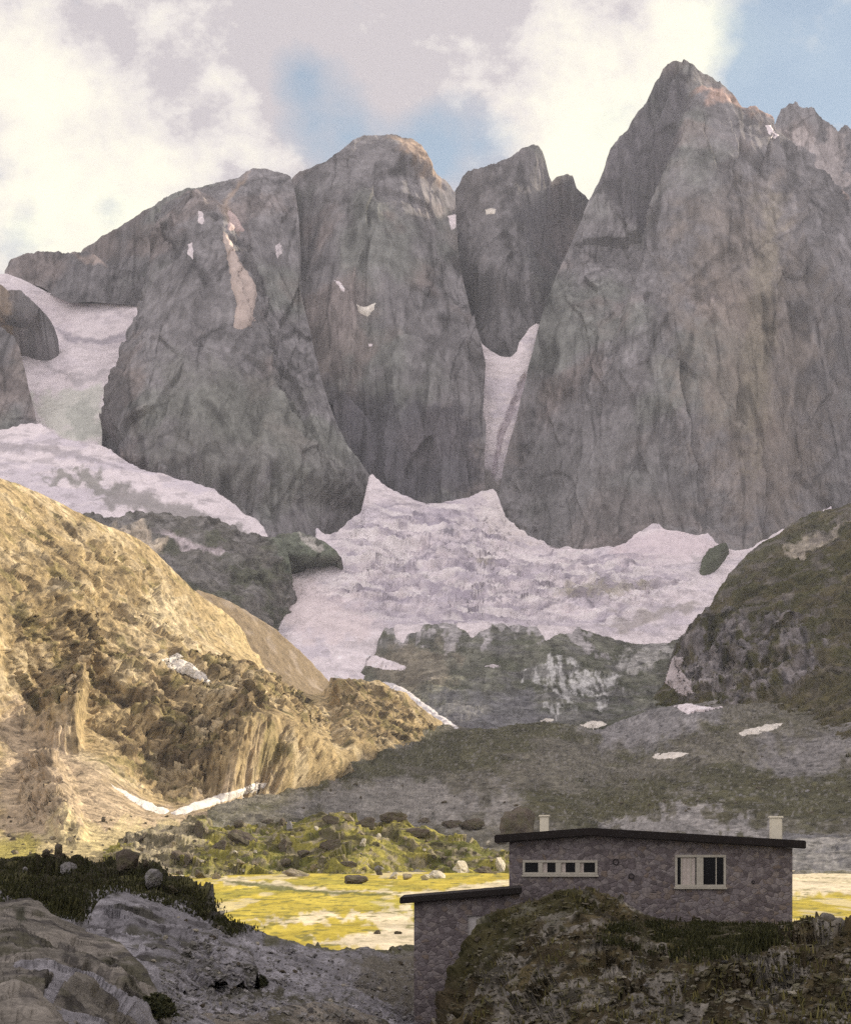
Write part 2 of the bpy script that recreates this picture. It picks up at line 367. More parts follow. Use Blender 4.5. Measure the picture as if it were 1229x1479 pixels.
# ---------------------------------------------------------------- glaciers
def ice_disp(a, off=0., w=(1, .5, 1.6)):
    def f(px, py, P):
        return a*(5*(ridged(P, 60, 4, .55, w, off)-.6)+2.2*fbm(P, 15, 3, .6, w, off+3))
    return f
DIRT = np.array([.42, .38, .40]); ICEB = np.array([.64, .58, .66])
def ice_col(zones=(), off=0., dirt=.42, crev=None):
    def f(px, py, P, N):
        c = np.broadcast_to(SNOW, P.shape).copy()
        q = np.stack([P[..., 0], P[..., 1]*.45+.3*P[..., 2], P[..., 2]*2.2], -1)
        c = mixc(c, ICEB, (.55 if off > 10 else .25)*smooth(fbm(q, 70, 4, .6, off=off), .0, .4))
        c = mixc(c, DIRT, dirt*smooth(fbm(q, 24, 4, .65, off=off+7), .08, .5))
        for poly, colr, soft, warp, amt in zones:
            c = mixc(c, colr, amt*pmask(px, py, poly, soft, warp, 22, off))
        if crev is not None:
            k = pmask(px, py, crev, 34, 20); W = P+np.stack([16*fbm(P, 50, 3, off=off), 16*fbm(P, 44, 3, off=off+4), 0*P[..., 0]], -1)
            bow = W[..., 1]+.0011*(W[..., 0]-20)**2
            for sc, wd, am in ((36, .15, .85), (16, .2, .65), (8, .2, .4)):
                q = np.stack([W[..., 0]*.3, bow, W[..., 2]*.6], -1); n = np.abs(fbm(q, sc, 3, .55, off=off+sc))
                c = mixc(c, np.array([.34,.30,.38]), .6*am*k*(1-smooth(n, wd*.25, wd*1.5))*smooth(fbm(P, 40, 3, off=sc), -.3, .15))
            A = arcs(P); n = fbm(A, 1.2, 4, .6, off=81); g = smooth(fbm(P, 60, 3, off=83), -.35, .15)
            c = mixc(c, np.array([.42,.37,.45]), .65*k*g*smooth(n, .14, .36)); c = mixc(c, np.array([.25,.22,.27]), .7*k*smooth(fbm(A, .7, 3, .6, (1.4, 1, 1), off=87), .28, .45))
            c = mixc(c, np.array([.95,.88,.88]), .8*k*smooth(-n, .10, .35))
        return c
    return f
gu_steps = lambda px, py: 0
gup = body('glacier', [(-60,400),(10,395),(30,402),(50,412),(70,422),(95,432),(110,438),(140,438),(170,437),(200,434),(215,430),(230,430)],
    [(-60,720),(230,720)], [(-60,400,2840),(60,415,2830),(200,434,2780),(90,492,2770),(180,492,2720),(100,510,2660),(90,560,2590),(90,575,2540),(100,640,2440),(-60,640,2440),(230,640,2420),(-60,720,2360),(230,720,2340)], 1.6, M_ice,
    ice_disp(.35, 3), ice_col([([(75,470),(110,485),(150,488),(200,476),(205,486),(150,497),(105,496)], np.array([.42,.38,.43]), 3, 6, .85), ([(60,512),(100,545),(150,535),(160,540),(110,556),(66,530)], np.array([.5,.46,.48]), 3, 8, .7), ([(90,425),(150,450),(200,448),(140,458)], np.array([.6,.54,.58]), 4, 8, .6),
       ([(50,560),(150,565),(150,640),(120,640),(90,632),(55,610)], np.array([.66,.68,.58]), 10, 18, .7), ([(90,590),(130,580),(150,620),(110,640)], np.array([.45,.47,.42]), 8, 18, .6)], 3, .3), back=(20, 60), drop=.2, sw=.12)
tag(gup, 'upper snowfield falling in steps between left rock walls', 'glacier', kind='structure')
oc1 = body('rock_outcrop', [(-30,400),(0,408),(12,418),(30,420),(45,432),(60,446),(75,462),(82,478),(85,490)], [(-30,480),(0,490),(30,500),(60,512),(85,515)], [(-30,400,2660),(30,420,2660),(85,490,2690),(30,470,2690),(60,500,2760),(30,500,2800),(-30,480,2700)], 1.4, M_face,
    rock_disp(.35, 130, (1,1,.6)), rock_col(GREY*.95, [([(-30,400),(12,412),(20,440),(12,470),(-30,470)], np.array([.5,.39,.30]), 6, 10, .7)], 130), jag=2)  # tan zone paints the sunlit top left side
tag(oc1, 'grey brown rock outcrop at the left edge beside the upper snowfield', 'rock', kind='thing')
oc2 = body('rock_outcrop', [(-60,470),(0,474),(20,484),(28,500),(36,530),(42,560),(48,580),(52,600),(54,612)], [(-60,640),(0,632),(20,618),(54,614)], [(-60,480,2560),(20,490,2540),(52,606,2440),(0,620,2420),(-60,640,2420)], 1.4, M_face,
    rock_disp(.4, 140, (1,1,.6)), rock_col(GREY*.85, (), 140), jag=2)
tag(oc2, 'tall dark rock outcrop at the left edge above the lower glacier', 'rock', kind='thing')
glo = body('glacier', [(-90,630),(0,622),(30,613),(60,611),(85,630),(110,638),(135,640),(160,648),(195,672),(220,683),(250,690),(285,697),(310,706),(335,726),(355,742),(375,752),(383,766),(392,790)],
    [(-90,800),(160,830),(392,840)], [(-90,630,2330),(60,611,2360),(195,672,2290),(300,700,2250),(383,766,2190),(-90,800,2000),(160,830,2000),(392,840,2060),(100,700,2210),(250,740,2180)], 1.5, M_ice,
    ice_disp(.8, 17), ice_col([([(55,684),(110,682),(160,692),(190,715),(150,710),(100,700)], np.array([.24,.235,.20]), 5, 16, .75),
       ([(160,700),(240,722),(300,745),(340,760),(380,790),(300,780),(200,745),(130,720)], np.array([.30,.28,.27]), 6, 14, .8),
       ([(0,640),(120,650),(200,690),(150,672),(60,655),(0,652)], DIRT*.9, 3, 8, .6)], 17, .5), back=(20, 60), drop=.3, sw=.12)
tag(glo, 'long lower glacier tongue on the left, striped with grey debris', 'glacier', kind='structure')

def gl_dmod(px, py): return 0
def arcs(P):
    W = P+np.stack([22*fbm(P, 70, 3, off=71), 22*fbm(P, 60, 3, off=74), 0*P[..., 0]], -1)
    dx, dy = (W[..., 0]-70)*.62, W[..., 1]-2560
    return np.stack([np.arctan2(dx, -dy)*7, np.hypot(dx, dy)/15, P[..., 2]*0], -1)
def gl_bmod(px, py, P):
    k = pmask(px, py, [(520,760),(700,740),(760,790),(900,800),(980,850),(880,890),(600,900),(480,860)], 40)
    q = np.stack([P[..., 0], P[..., 1], P[..., 2]*.3], -1)
    w = np.sin((P[..., 1]+.25*np.abs(P[..., 0]-30)+40*fbm(q, 140, 3))*.22)
    return k*(15*(ridged(q, 40, 4, .6, (.55, 1.5, 1), 31)-.6)+3.2*w+6*facet(P, 14, (.6, 1.2, 1), 37.)[0]+5*(ridged(arcs(P), 1., 3, .55)-.6)+4*(ridged(q, 15, 3, .6, (.7, 1.4, 1), 35)-.6))
gl = body('glacier', [(330,860),(345,880),(370,893),(395,880),(410,850),(418,826),(440,822),(452,800),(455,790),(452,768),(458,763),(470,772),(488,768),(505,752),(522,738),(528,712),(533,688),(538,684),(550,697),(570,709),(590,717),(615,727),(640,725),(660,722),(682,716),(696,710),(712,706),(718,712),(724,730),(730,745),(742,757),(760,770),(778,782),(800,788),(830,790),(860,790),(890,788),(910,778),(925,767),(940,757),(952,757),(962,766),(985,769),(1005,773),(1022,770),(1032,782),(1046,790),(1062,793),(1080,792),(1098,783),(1130,765),(1200,730)],
    [(330,1090),(700,1090),(800,1000),(1200,960)], [(330,870,2080),(370,893,2080),(418,826,2150),(455,770,2260),(535,686,2400),(615,727,2380),(712,706,2420),(742,757,2360),(800,788,2300),(870,790,2280),(950,757,2330),(1022,770,2330),(1100,785,2300),(1200,730,2350),
      (640,800,2200),(850,840,2150),(560,905,1990),(750,905,1990),(870,910,2010),(980,915,2030),(500,850,2080),(480,930,1930),(480,990,1800),(600,1020,1700),(330,1090,1600),(700,1090,1500),(800,1000,1850),(1200,960,1900),(1000,850,2140),(420,900,2000)], 1.5, M_ice,
    ice_disp(.8, 29), ice_col([([(425,825),(480,850),(555,900),(540,915),(480,930),(380,895)], np.array([.84,.72,.72]), 10, 20, .7),
       ([(690,712),(716,708),(742,757),(790,788),(740,785),(700,770),(685,740)], np.array([.86,.78,.76]), 6, 10, .8),
       ([(790,850),(870,838),(950,842),(940,853),(870,862),(800,862)], np.array([.46,.42,.32]), 5, 10, .8),
       ([(680,805),(705,802),(715,815),(690,818)], np.array([.48,.43,.33]), 3, 6, .8),
       ([(640,765),(652,762),(654,776),(642,777)], np.array([.2,.19,.22]), 2, 4, .8),
       ([(880,790),(935,765),(960,765),(1020,775),(1060,800),(960,812),(900,812)], np.array([.82,.70,.74]), 10, 10, .8),
       ([(540,905),(560,880),(700,870),(840,890),(900,880),(880,915),(700,905)], np.array([.58,.52,.58]), 8, 16, .55),
       ([(620,735),(690,720),(690,745),(660,760),(600,760)], np.array([.52,.46,.52]), 10, 18, .5),
       ([(860,905),(940,880),(1010,870),(1000,880),(900,912)], np.array([.40,.36,.33]), 4, 8, .7)], 29, .42, [(470,770),(560,720),(690,715),(760,790),(900,800),(1010,830),(900,890),(600,905),(480,870)]), back=(15, 40), drop=.15, bmod=gl_bmod, sw=.12)
tag(gl, 'wide crevassed pinkish white glacier below the mountain faces', 'glacier', kind='structure')

cou = body('snow_gully', [(640,520),(676,470),(688,478),(696,497),(708,507),(722,513),(738,515),(746,508),(750,493),(758,484),(764,474),(774,467),(781,470),(790,470)],
    [(640,740),(790,740)], [(640,520,2660),(690,480,2650),(740,515,2640),(776,468,2670),(790,470,2672),(640,740,2570),(790,740,2570),(720,600,2610),(715,690,2575)], 1.3, M_ice,
    lambda px, py, P: 3*fbm(P, 30, 4)-6*pmask(px, py, [(757,540),(764,545),(735,610),(722,650),(712,690),(707,688),(722,620)], 3, 4), ice_col([
       ([(690,655),(712,690),(735,690),(720,720),(690,720)], np.array([.30,.28,.27]), 5, 10, .9), ([(757,540),(763,545),(735,610),(722,650),(712,690),(708,688),(722,620)], np.array([.42,.36,.40]), 2.5, 5, .7)], 61, .15), back=(5,), drop=.0)
tag(cou, 'narrow Y-shaped snow gully between the two highest rock faces', 'snow', kind='structure')

# ---------------------------------------------------------------- middle ground
def hillish(a, big, off, st=(1, 1, 1)):
    def f(px, py, P):
        return a*(big*(ridged(P, big*9, 4, .5, st, off)-.6)+big*.35*fbm(P, big*2.2, 4, .6, st, off+4))
    return f
SH = np.array([.15, .14, .125]); GRASSD = np.array([.13, .125, .065]); SCREE = np.array([.23, .215, .21])
def sh_col(px, py, P, N):
    c = np.broadcast_to(SH, P.shape).copy()
    c = mixc(c, np.array([.10,.105,.07]), .8*smooth(fbm(P, 50, 4, .6, off=3), -.1, .4))
    c = mixc(c, SCREE, .6*smooth(fbm(P, 30, 4, .6, off=13), .05, .4))
    c = mixc(c, np.array([.16,.185,.135]), .7*pmask(px, py, [(385,772),(430,765),(495,800),(480,822),(420,826)], 6, 10))
    c = mixc(c, np.array([.62,.52,.40]), .8*pmask(px, py, [(160,755),(200,752),(240,785),(220,800)], 5, 12))
    c = mixc(c, np.array([.60,.52,.54]), .8*pmask(px, py, [(225,765),(300,790),(330,800),(320,806),(260,790)], 2.5, 5))
    c = mixc(c, np.array([.60,.56,.52]), .8*pmask(px, py, [(432,770),(455,780),(470,795),(462,800),(440,784)], 2, 5))
    c = c*(1+.55*fbm(P, 9, 4, .7, off=501)+.3*fbm(P, 30, 3, .6, (1.3, 1.3, .3), off=503))[..., None]
    return c
sh = body('hill', [(90,745),(120,742),(160,742),(200,734),(240,742),(280,750),(320,753),(350,762),(380,772),(395,775),(408,780),(414,800),(418,826),(423,850),(427,875),(427,896),(430,905)],
    [(90,1000),(380,960),(430,930)], [(90,745,2130),(200,734,2150),(300,752,2130),(395,775,2110),(418,826,2070),(424,880,2050),(330,880,1950),(90,1000,1650),(250,830,2000),(380,960,1900)], 1.6, M_hill,
    lambda px, py, P: hillish(1., 9, 201)(px, py, P)+1.6*(ridged(P, 20, 4, .6, off=203)-.6)+7*facet(P, 26, (1, 1, .8), 9.)[0]+2.5*facet(P, 9, (1, 1, .8), 10.)[0], sh_col, back=(20, 60), drop=.3)
kn = body('rock_outcrop', [(385,800),(392,780),(402,772),(416,769),(430,768),(444,771),(456,777),(470,783),(485,795),(493,806),(496,820)], [(385,840),(430,836),(496,834)],
    [(385,800,2120),(402,772,2140),(430,768,2150),(470,783,2140),(496,820,2150),(385,840,2150),(430,836,2210),(496,834,2230),(440,805,2120)], 1.4, M_hill,
    lambda px, py, P: 4*facet(P, 18, (1, 1, .8), 19.)[0]+1.8*facet(P, 7, (1, 1, .8), 20.)[0]+1.2*fbm(P, 10, 3), sh_col, back=(10, 30), drop=.5, jag=1.5)
tag(kn, 'greenish rock knob between the dark slope and the main glacier', 'rock', kind='thing')
tag(sh, 'dark grey rocky slope between the left glacier tongue and the main glacier', 'hill', kind='structure')

def slab_col(px, py, P, N):
    c = np.broadcast_to(np.array([.145,.145,.115]), P.shape).copy()
    c = mixc(c, np.array([.165,.16,.155]), .8*smooth(fbm(P, 60, 4, .6, (1, 1, 1.6), off=23), 0, .4))
    c = c*(1+.5*fbm(P, 16, 4, .6, (1.3, .16, .3), off=45))[..., None]
    c = mixc(c, np.array([.075,.082,.05]), .6*smooth(fbm(P, 34, 4, .6, off=43), .05, .4))
    c = mixc(c, np.array([.56,.55,.54]), .85*pmask(px, py, [(772,955),(800,950),(830,965),(850,965),(885,975),(895,990),(880,1010),(850,1005),(800,1020),(790,1000),(770,985)], 5, 22)*smooth(fbm(P, 9, 4, .65, (1.4, .14, .3), off=5), -.35, .12))
    c = mixc(c, np.array([.45,.42,.43]), .75*smooth(fbm(P, 20, 4, .65, (1.2, .2, .3), off=47)-.018*(py-905)+.28, .05, .3))
    c = mixc(c, np.array([.52,.50,.48]), .7*pmask(px, py, [(890,955),(960,932),(985,935),(975,945),(910,975)], 4, 16))
    c = mixc(c, np.array([.25,.215,.165]), .7*pmask(px, py, [(530,965),(560,930),(640,935),(660,960),(640,990),(570,995)], 14, 20))
    c = mixc(c, np.array([.19,.185,.20]), .7*pmask(px, py, [(620,1005),(760,1000),(800,1040),(700,1060),(600,1040)], 12, 16))
    c = c*(1+.55*fbm(P, 9, 4, .7, off=501)+.3*fbm(P, 30, 3, .6, (1.3, 1.3, .3), off=503))[..., None]
    return c
def slab_bmod(px, py, P):
    return 0*pmask(px, py, [(560,900),(985,915),(930,940),(890,952),(770,948),(740,990),(650,985),(580,960)], 12, 14)
slab = body('hill', [(490,1010),(510,985),(528,962),(542,945),(546,925),(556,908),(575,905),(600,903),(650,900),(700,900),(750,902),(800,905),(838,906),(870,916),(920,922),(960,920),(985,917),(1010,905),(1060,900)],
    [(490,1090),(1060,1090)], [(490,1010,1780),(546,925,1900),(600,903,1930),(750,902,1930),(870,916,1930),(985,917,1940),(1060,900,1960),(600,980,1775),(760,985,1760),(800,955,1800),(900,985,1760),(980,1000,1700),(490,1090,1480),(700,1090,1440),(1060,1090,1450),(700,1045,1570)], 1.5, M_slab,
    lambda px, py, P: hillish(.4, 7, 211, (1,1,1.5))(px, py, P)+3.5*facet(P, 24, (1, 1, 1), 4.)[0]+1.5*facet(P, 8, (1, 1, 1), 5.)[0], slab_col, back=(20, 50), drop=.2, bmod=slab_bmod, sw=.12, csoft=45, jag=3.5, jags=20)
tag(slab, 'dark green grey rock step below the glacier snout', 'hill', kind='structure')

def rh_col(px, py, P, N):
    c = np.broadcast_to(np.array([.068,.064,.028]), P.shape).copy()
    c = mixc(c, np.array([.105,.088,.05]), .7*smooth(fbm(P, 40, 4, .6, off=63), 0, .4))
    rock = pmask(px, py, [(975,940),(1020,890),(1050,880),(1100,900),(1150,890),(1185,930),(1190,990),(1120,1000),(1060,1015),(1000,1010)], 12, 30)
    c = mixc(c, np.array([.22,.20,.205]), .9*rock*smooth(fbm(P, 16, 4, .6, (1.6,.5,.3), off=9), -.25, .2))
    c = c*(1-.6*rock*smooth(fbm(P, 11, 3, .6, (1.8,.5,.25), off=10), .08, .35))[..., None]
    c = mixc(c, np.array([.33,.30,.30]), .8*pmask(px, py, [(985,985),(1000,950),(1020,940),(1050,960),(1058,1008),(1030,1012),(1000,1005)], 4, 12)*smooth(fbm(P, 12, 3, .6, (2,.5,.2), off=12), -.1, .25))
    c = mixc(c, np.array([.40,.35,.29]), .8*pmask(px, py, [(1135,795),(1165,775),(1205,765),(1229,745),(1229,755),(1180,785),(1150,812)], 3, 14))
    c = mixc(c, np.array([.15,.132,.125]), .6*smooth(fbm(P, 26, 4, .65, off=83), .15, .4))
    c = mixc(c, np.array([.09,.076,.036]), .5*pmask(px, py, [(1060,1020),(1229,960),(1229,1090),(1100,1060)], 14, 16))
    c = c*(1+.55*fbm(P, 9, 4, .7, off=501)+.3*fbm(P, 30, 3, .6, (1.3, 1.3, .3), off=503))[..., None]
    return c
def rh_bmod(px, py, P):
    k = pmask(px, py, [(975,930),(1020,890),(1100,890),(1180,900),(1200,960),(1190,1000),(1060,1020),(1000,1015)], 16, 10)
    return k*(16*(ridged(P, 55, 4, .55, (1.3, 1, .3), 14)-.35))+2*pmask(px, py, [(1000,880),(1060,820),(1160,800),(1229,850),(1229,960),(1180,985),(1060,990),(985,985)], 14, 14)
rh = body('hill', [(940,1010),(958,985),(968,960),(980,938),(985,922),(1000,906),(1012,893),(1025,880),(1033,865),(1040,850),(1052,830),(1065,816),(1078,802),(1092,790),(1106,779),(1122,770),(1140,757),(1160,745),(1190,738),(1229,726),(1300,690)],
    [(940,1040),(1000,1035),(1060,1030),(1150,1090),(1229,1160),(1300,1200)], [(940,1010,1690),(985,922,1780),(1040,850,1850),(1122,770,1930),(1229,726,1930),(1300,690,1950),(1000,1030,1560),(1060,1030,1510),(1150,1090,1230),(1229,1160,960),(1300,1200,850),(1100,900,1690),(1100,990,1560),(1200,880,1650),(1200,1000,1420),(1229,940,1520)], 1.5, M_hill,
    lambda px, py, P: hillish(1., 6, 221)(px, py, P)+1.2*(ridged(P, 15, 4, .6, off=223)-.6)+5*facet(P, 22, (1, 1, .6), 14.)[0]+2.4*facet(P, 8, (1, 1, .6), 15.)[0], rh_col, back=(20, 60), drop=.3, bmod=rh_bmod, csoft=22, jag=3, jags=22)
tag(rh, 'dark green brown hillside with grey cliffs on the right', 'hill', kind='structure')

def va_col(px, py, P, N):
    c = np.broadcast_to(np.array([.158,.146,.115]), P.shape).copy()
    c = mixc(c, np.array([.085,.082,.042]), .85*smooth(fbm(P, 60, 4, .6, (1, .22, 1), off=73)+.35*pmask(px, py, [(620,1060),(760,1060),(1000,1130),(1229,1120),(1229,1170),(760,1165),(600,1120)], 30), -.05, .4))
    c = mixc(c, np.array([.29,.275,.28]), .85*pmask(px, py, [(840,1050),(900,1010),(980,1000),(1040,1030),(980,1060),(940,1080),(880,1085)], 14, 22))
    c = mixc(c, np.array([.29,.27,.25]), .8*pmask(px, py, [(400,1175),(480,1130),(600,1125),(700,1140),(760,1170),(720,1190),(500,1185)], 14, 30))
    c = mixc(c, np.array([.08,.074,.036]), .8*pmask(px, py, [(760,1145),(1229,1120),(1229,1195),(1000,1185),(760,1190)], 12, 26)*smooth(fbm(P, 30, 3, .6, off=19), -.3, .1))
    c = mixc(c, np.array([.33,.31,.30]), .8*pmask(px, py, [(860,1188),(960,1178),(1000,1165),(1060,1190),(1130,1200),(1100,1215),(900,1210)], 4, 26))
    c = mixc(c, np.array([.26,.245,.25]), .7*pmask(px, py, [(1080,1080),(1229,1050),(1229,1110),(1120,1125)], 14, 28))
    c = mixc(c, np.array([.20,.195,.20]), .85*pmask(px, py, [(1100,1212),(1300,1205),(1300,1262),(1100,1262)], 5, 10))
    c = c*(1-.45*smooth(fbm(P, 5, 2, .6, off=29), .25, .5))[..., None]
    c = c*(1+.5*fbm(P, 6, 4, .7, off=505))[..., None]
    c = c*(1+.35*fbm(P, 14, 4, .65, (1.2, .14, .3), off=507))[..., None]
    c = mixc(c, np.array([.34,.32,.31]), .5*smooth(fbm(P, 2.6, 2, .6, off=509), .36, .55))
    return c
va = body('valley_slope', [(300,1172),(380,1148),(430,1128),(500,1105),(560,1080),(600,1058),(640,1048),(700,1052),(760,1044),(800,1046),(860,1056),(900,1040),(950,1022),(1000,1012),(1050,1012),(1100,1016),(1150,1010),(1229,1000),(1310,990)],
    [(300,1292),(1310,1292)], [(300,1172,800),(430,1128,1000),(560,1080,1300),(640,1048,1560),(760,1044,1590),(860,1056,1540),(950,1022,1620),(1050,1012,1560),(1229,1000,1450),(1310,990,1400),(300,1262,575),(800,1262,575),(1310,1262,575),(300,1292,550),(800,1292,550),(1310,1292,550),(500,1215,700),(900,1215,700),(1229,1215,690),(600,1180,850),(900,1180,860),(1229,1180,830),(700,1130,1060),(1000,1120,1090),(1229,1110,1050),(800,1085,1290),(1050,1060,1330)], 1.5, M_hill,
    lambda px, py, P: 2.4*fbm(P, 55, 4, .5, off=231)+1.1*fbm(P, 8, 3, .6, off=233), va_col, back=(20, 60), drop=.1)
tag(va, 'shaded grey green scree slope filling the valley behind the hut', 'slope', kind='structure')

# ---------------------------------------------------------------- sunlit hill on the left
TAN = np.array([.40,.305,.165]); TANP = np.array([.55,.45,.29]); OLIVE = np.array([.20,.17,.065]); BROWN = np.array([.20,.145,.08])
RIB = [([(195,925),(215,950),(245,1000),(292,1060),(330,1110),(352,1142)], 92, 240, 36.), ([(60,870),(92,930),(104,1000),(102,1070)], 46, 24, 20.), ([(0,1010),(40,1040),(70,1062)], 30, 20, 6.),
       ([(58,1100),(84,1150),(92,1200)], 28, 40, 7.), ([(322,868),(326,900),(328,940),(345,990)], 30, 60, 4.), ([(300,1000),(318,1060),(322,1120)], 34, 40, 5.), ([(352,1010),(364,1060),(372,1110)], 40, 50, 4.),
       ([(425,1030),(418,1080),(405,1125)], 40, 60, 4.), ([(484,1000),(494,1050),(505,1105)], 24, 200, 12.), ([(125,775),(160,815),(175,840)], 26, 40, 5.), ([(215,905),(222,945),(226,960)], 30, 40, 6.), ([(150,850),(175,905),(180,930)], 28, 40, 6.), ([(250,965),(262,1010),(270,1050)], 26, 40, 4.), ([(90,800),(110,850),(112,900)], 24, 40, 5.), ([(545,1010),(560,1050),(570,1085)], 24, 60, 5.)]
def lh_bmod(px, py, P):
    Q = np.stack([px, py, px*0], -1); wx = px+13*fbm(Q, 34, 4, .6, off=3.3); wy = py+9*fbm(Q, 30, 4, .6, off=8.8); d = 0
    for line, wl, wr, h in RIB:
        a = np.array(line, float); x = np.interp(wy, a[:, 1], a[:, 0]); sx = wx-x
        k = np.where(sx < 0, np.clip(1+sx/wl, 0, 1), smooth(1-sx/wr, 0, 1))
        d = d+h*k*smooth(wy, a[0, 1]-(22 if h < 30 else 30), a[0, 1]+(14 if h < 30 else 150))*(1-smooth(wy, a[-1, 1]-6, a[-1, 1]+20))
    return d
def lh_rock(px, py):
    m = pmask(px, py, [(112,925),(215,950),(330,1000),(480,1050),(400,1135),(270,1168),(190,1120),(120,1010)], 14, 12)
    for poly in ([(0,870),(60,900),(110,930),(108,1066),(75,1064),(20,990)], [(478,1000),(520,992),(620,1040),(660,1060),(540,1100),(490,1100)], [(22,1098),(75,1100),(95,1195),(40,1190)]): m = np.maximum(m, pmask(px, py, poly, 12, 10))
    return np.maximum(m, .6*pmask(px, py, [(0,720),(90,740),(200,790),(270,850),(290,960),(200,950),(90,910),(0,860)], 20, 20))
def lh_disp(px, py, P):
    m = lh_rock(px, py)
    fine = 1.8*fbm(P, 24, 5, .6, off=241)+.8*(ridged(P, 7, 3, .6, off=243)-.6)
    rough = 5*(ridged(P, 46, 3, .5, (1.1, 1.1, .8), 245)-.6)+9*facet(P, 26, (.8, .8, 1.5), 2.)[0]+4.5*facet(P, 10, (.7, .7, 1.7), 6.)[0]+1.8*facet(P, 4., (.7, .7, 1.7), 8.)[0]
    fine = fine+1.3*facet(P, 6, (1, 1, 1), 12.)[0]
    bed = 0                                                   # snow lies in smooth beds
    for p in ([(150,1122),(250,1166),(245,1182),(205,1175),(150,1135)], [(240,1182),(240,1166),(310,1144),(390,1122),(392,1142),(300,1174)], [(226,948),(262,938),(312,988),(298,994),(250,974)]): bed = np.maximum(bed, pmask(px, py, p, 5))
    return (fine*(.5+.5*m)+rough*m)*(1-.93*bed)
def lh_col(px, py, P, N):
    m = lh_rock(px, py)
    c = np.broadcast_to(TAN, P.shape).copy()
    c = mixc(c, TANP, .7*smooth(fbm(P, 34, 4, .6, off=251), 0, .4))
    c = mixc(c, BROWN, .75*m*smooth(fbm(P, 24, 4, .6, off=253), -.2, .3)); t1 = facet(P, 26, (.8, .8, 1.5), 2.)[1]; t2 = facet(P, 10, (.7, .7, 1.7), 6.)[1]
    c = mixc(c, np.array([.085,.062,.035]), .85*m*smooth(t1*.7+t2*.8+.5*fbm(P, 30, 3, off=263), .12, .5))
    c = mixc(c, OLIVE, .6*smooth(fbm(P, 20, 4, .6, off=255)-.3+.2*m, .05, .35))
    c = mixc(c, np.array([.60,.50,.33]), .75*pmask(px, py, [(215,860),(262,865),(272,925),(300,975),(245,955),(215,915)], 6, 18))
    c = mixc(c, np.array([.50,.39,.21]), .8*pmask(px, py, [(312,875),(350,900),(385,955),(420,1000),(470,1015),(450,1050),(380,1015),(335,985)], 8, 8))
    c = mixc(c, np.array([.46,.36,.25]), .8*pmask(px, py, [(0,1000),(60,1060),(150,1110),(220,1170),(380,1150),(420,1170),(200,1215),(0,1215)], 12, 14))
    c = mixc(c, np.array([.55,.46,.24]), .7*pmask(px, py, [(60,1200),(200,1190),(300,1190),(250,1250),(60,1250)], 8, 18))
    c = mixc(c, np.array([.34,.30,.07]), .8*pmask(px, py, [(-100,1205),(60,1212),(60,1260),(-100,1260)], 8, 12))
    c = c*(1-.5*smooth(fbm(P, 4.5, 2, .6, off=259), .22, .45))[..., None]
    c = c*(1+.45*fbm(P, 7, 4, .7, off=507))[..., None]
    return c
lh = body('hill', [(-1100,470),(-700,500),(-400,545),(-220,605),(-140,640),(-60,668),(0,690),(30,700),(75,720),(110,738),(150,757),(190,772),(215,788),(240,812),(262,834),(278,850),(300,868),(322,889),(342,912),(358,938),(374,966),(392,988),(420,1000),(450,1005),(470,1002),(480,994),(500,990),(520,993),(545,1000),(570,1012),(600,1028),(630,1044),(655,1056),(668,1062)],
    [(-1100,1290),(-140,1270),(250,1270),(300,1240),(400,1195),(480,1160),(560,1128),(668,1090)], [(-1100,470,1000),(-400,545,1020),(-220,605,1055),(-1100,1290,470),(-500,1280,485),(-600,900,800),(-140,640,1080),(0,690,1130),(110,738,1200),(215,788,1290),(310,868,1380),(378,950,1440),(450,1002,1480),(520,993,1500),(600,1028,1560),(668,1060,1590),
      (-140,1270,500),(0,1270,500),(250,1270,520),(0,1200,700),(230,1180,790),(400,1150,930),(480,1120,1120),(560,1095,1330),(480,1160,1040),(560,1128,1240),(400,1195,840),(668,1090,1500),(200,950,1060),(100,1000,960),(300,1000,1180),(0,900,920),(150,1100,850),(400,1060,1240),(300,1150,870)], 1.35, M_hill,
    lh_disp, lh_col, back=(15, 40, 90), drop=.55, bmod=lh_bmod, jag=1.2, csoft=26)
tag(lh, 'golden brown sunlit hillside with rocky bluffs on the left', 'hill', kind='structure')
mor = body('hill', [(250,880),(285,852),(310,862),(335,872),(362,884),(392,903),(422,930),(447,955),(474,984),(492,1000),(510,1010)], [(250,1040),(510,1040)],
    [(250,880,1500),(335,876,1560),(420,935,1590),(510,1010,1600),(250,1040,1460),(510,1040,1500)], 1.6, M_hill,
    lambda px, py, P: 2*fbm(P, 30, 4, off=261)+.5*fbm(P, 6, 2, off=262), lambda px, py, P, N: mixc(np.broadcast_to(np.array([.26,.20,.13]), P.shape).copy(), np.array([.32,.26,.2]), smooth(fbm(P, 20, 3, off=5), 0, .4)), back=(15, 50), drop=.4)
tag(mor, 'smooth brown moraine crest in shade beside the snow tongue', 'hill', kind='structure')

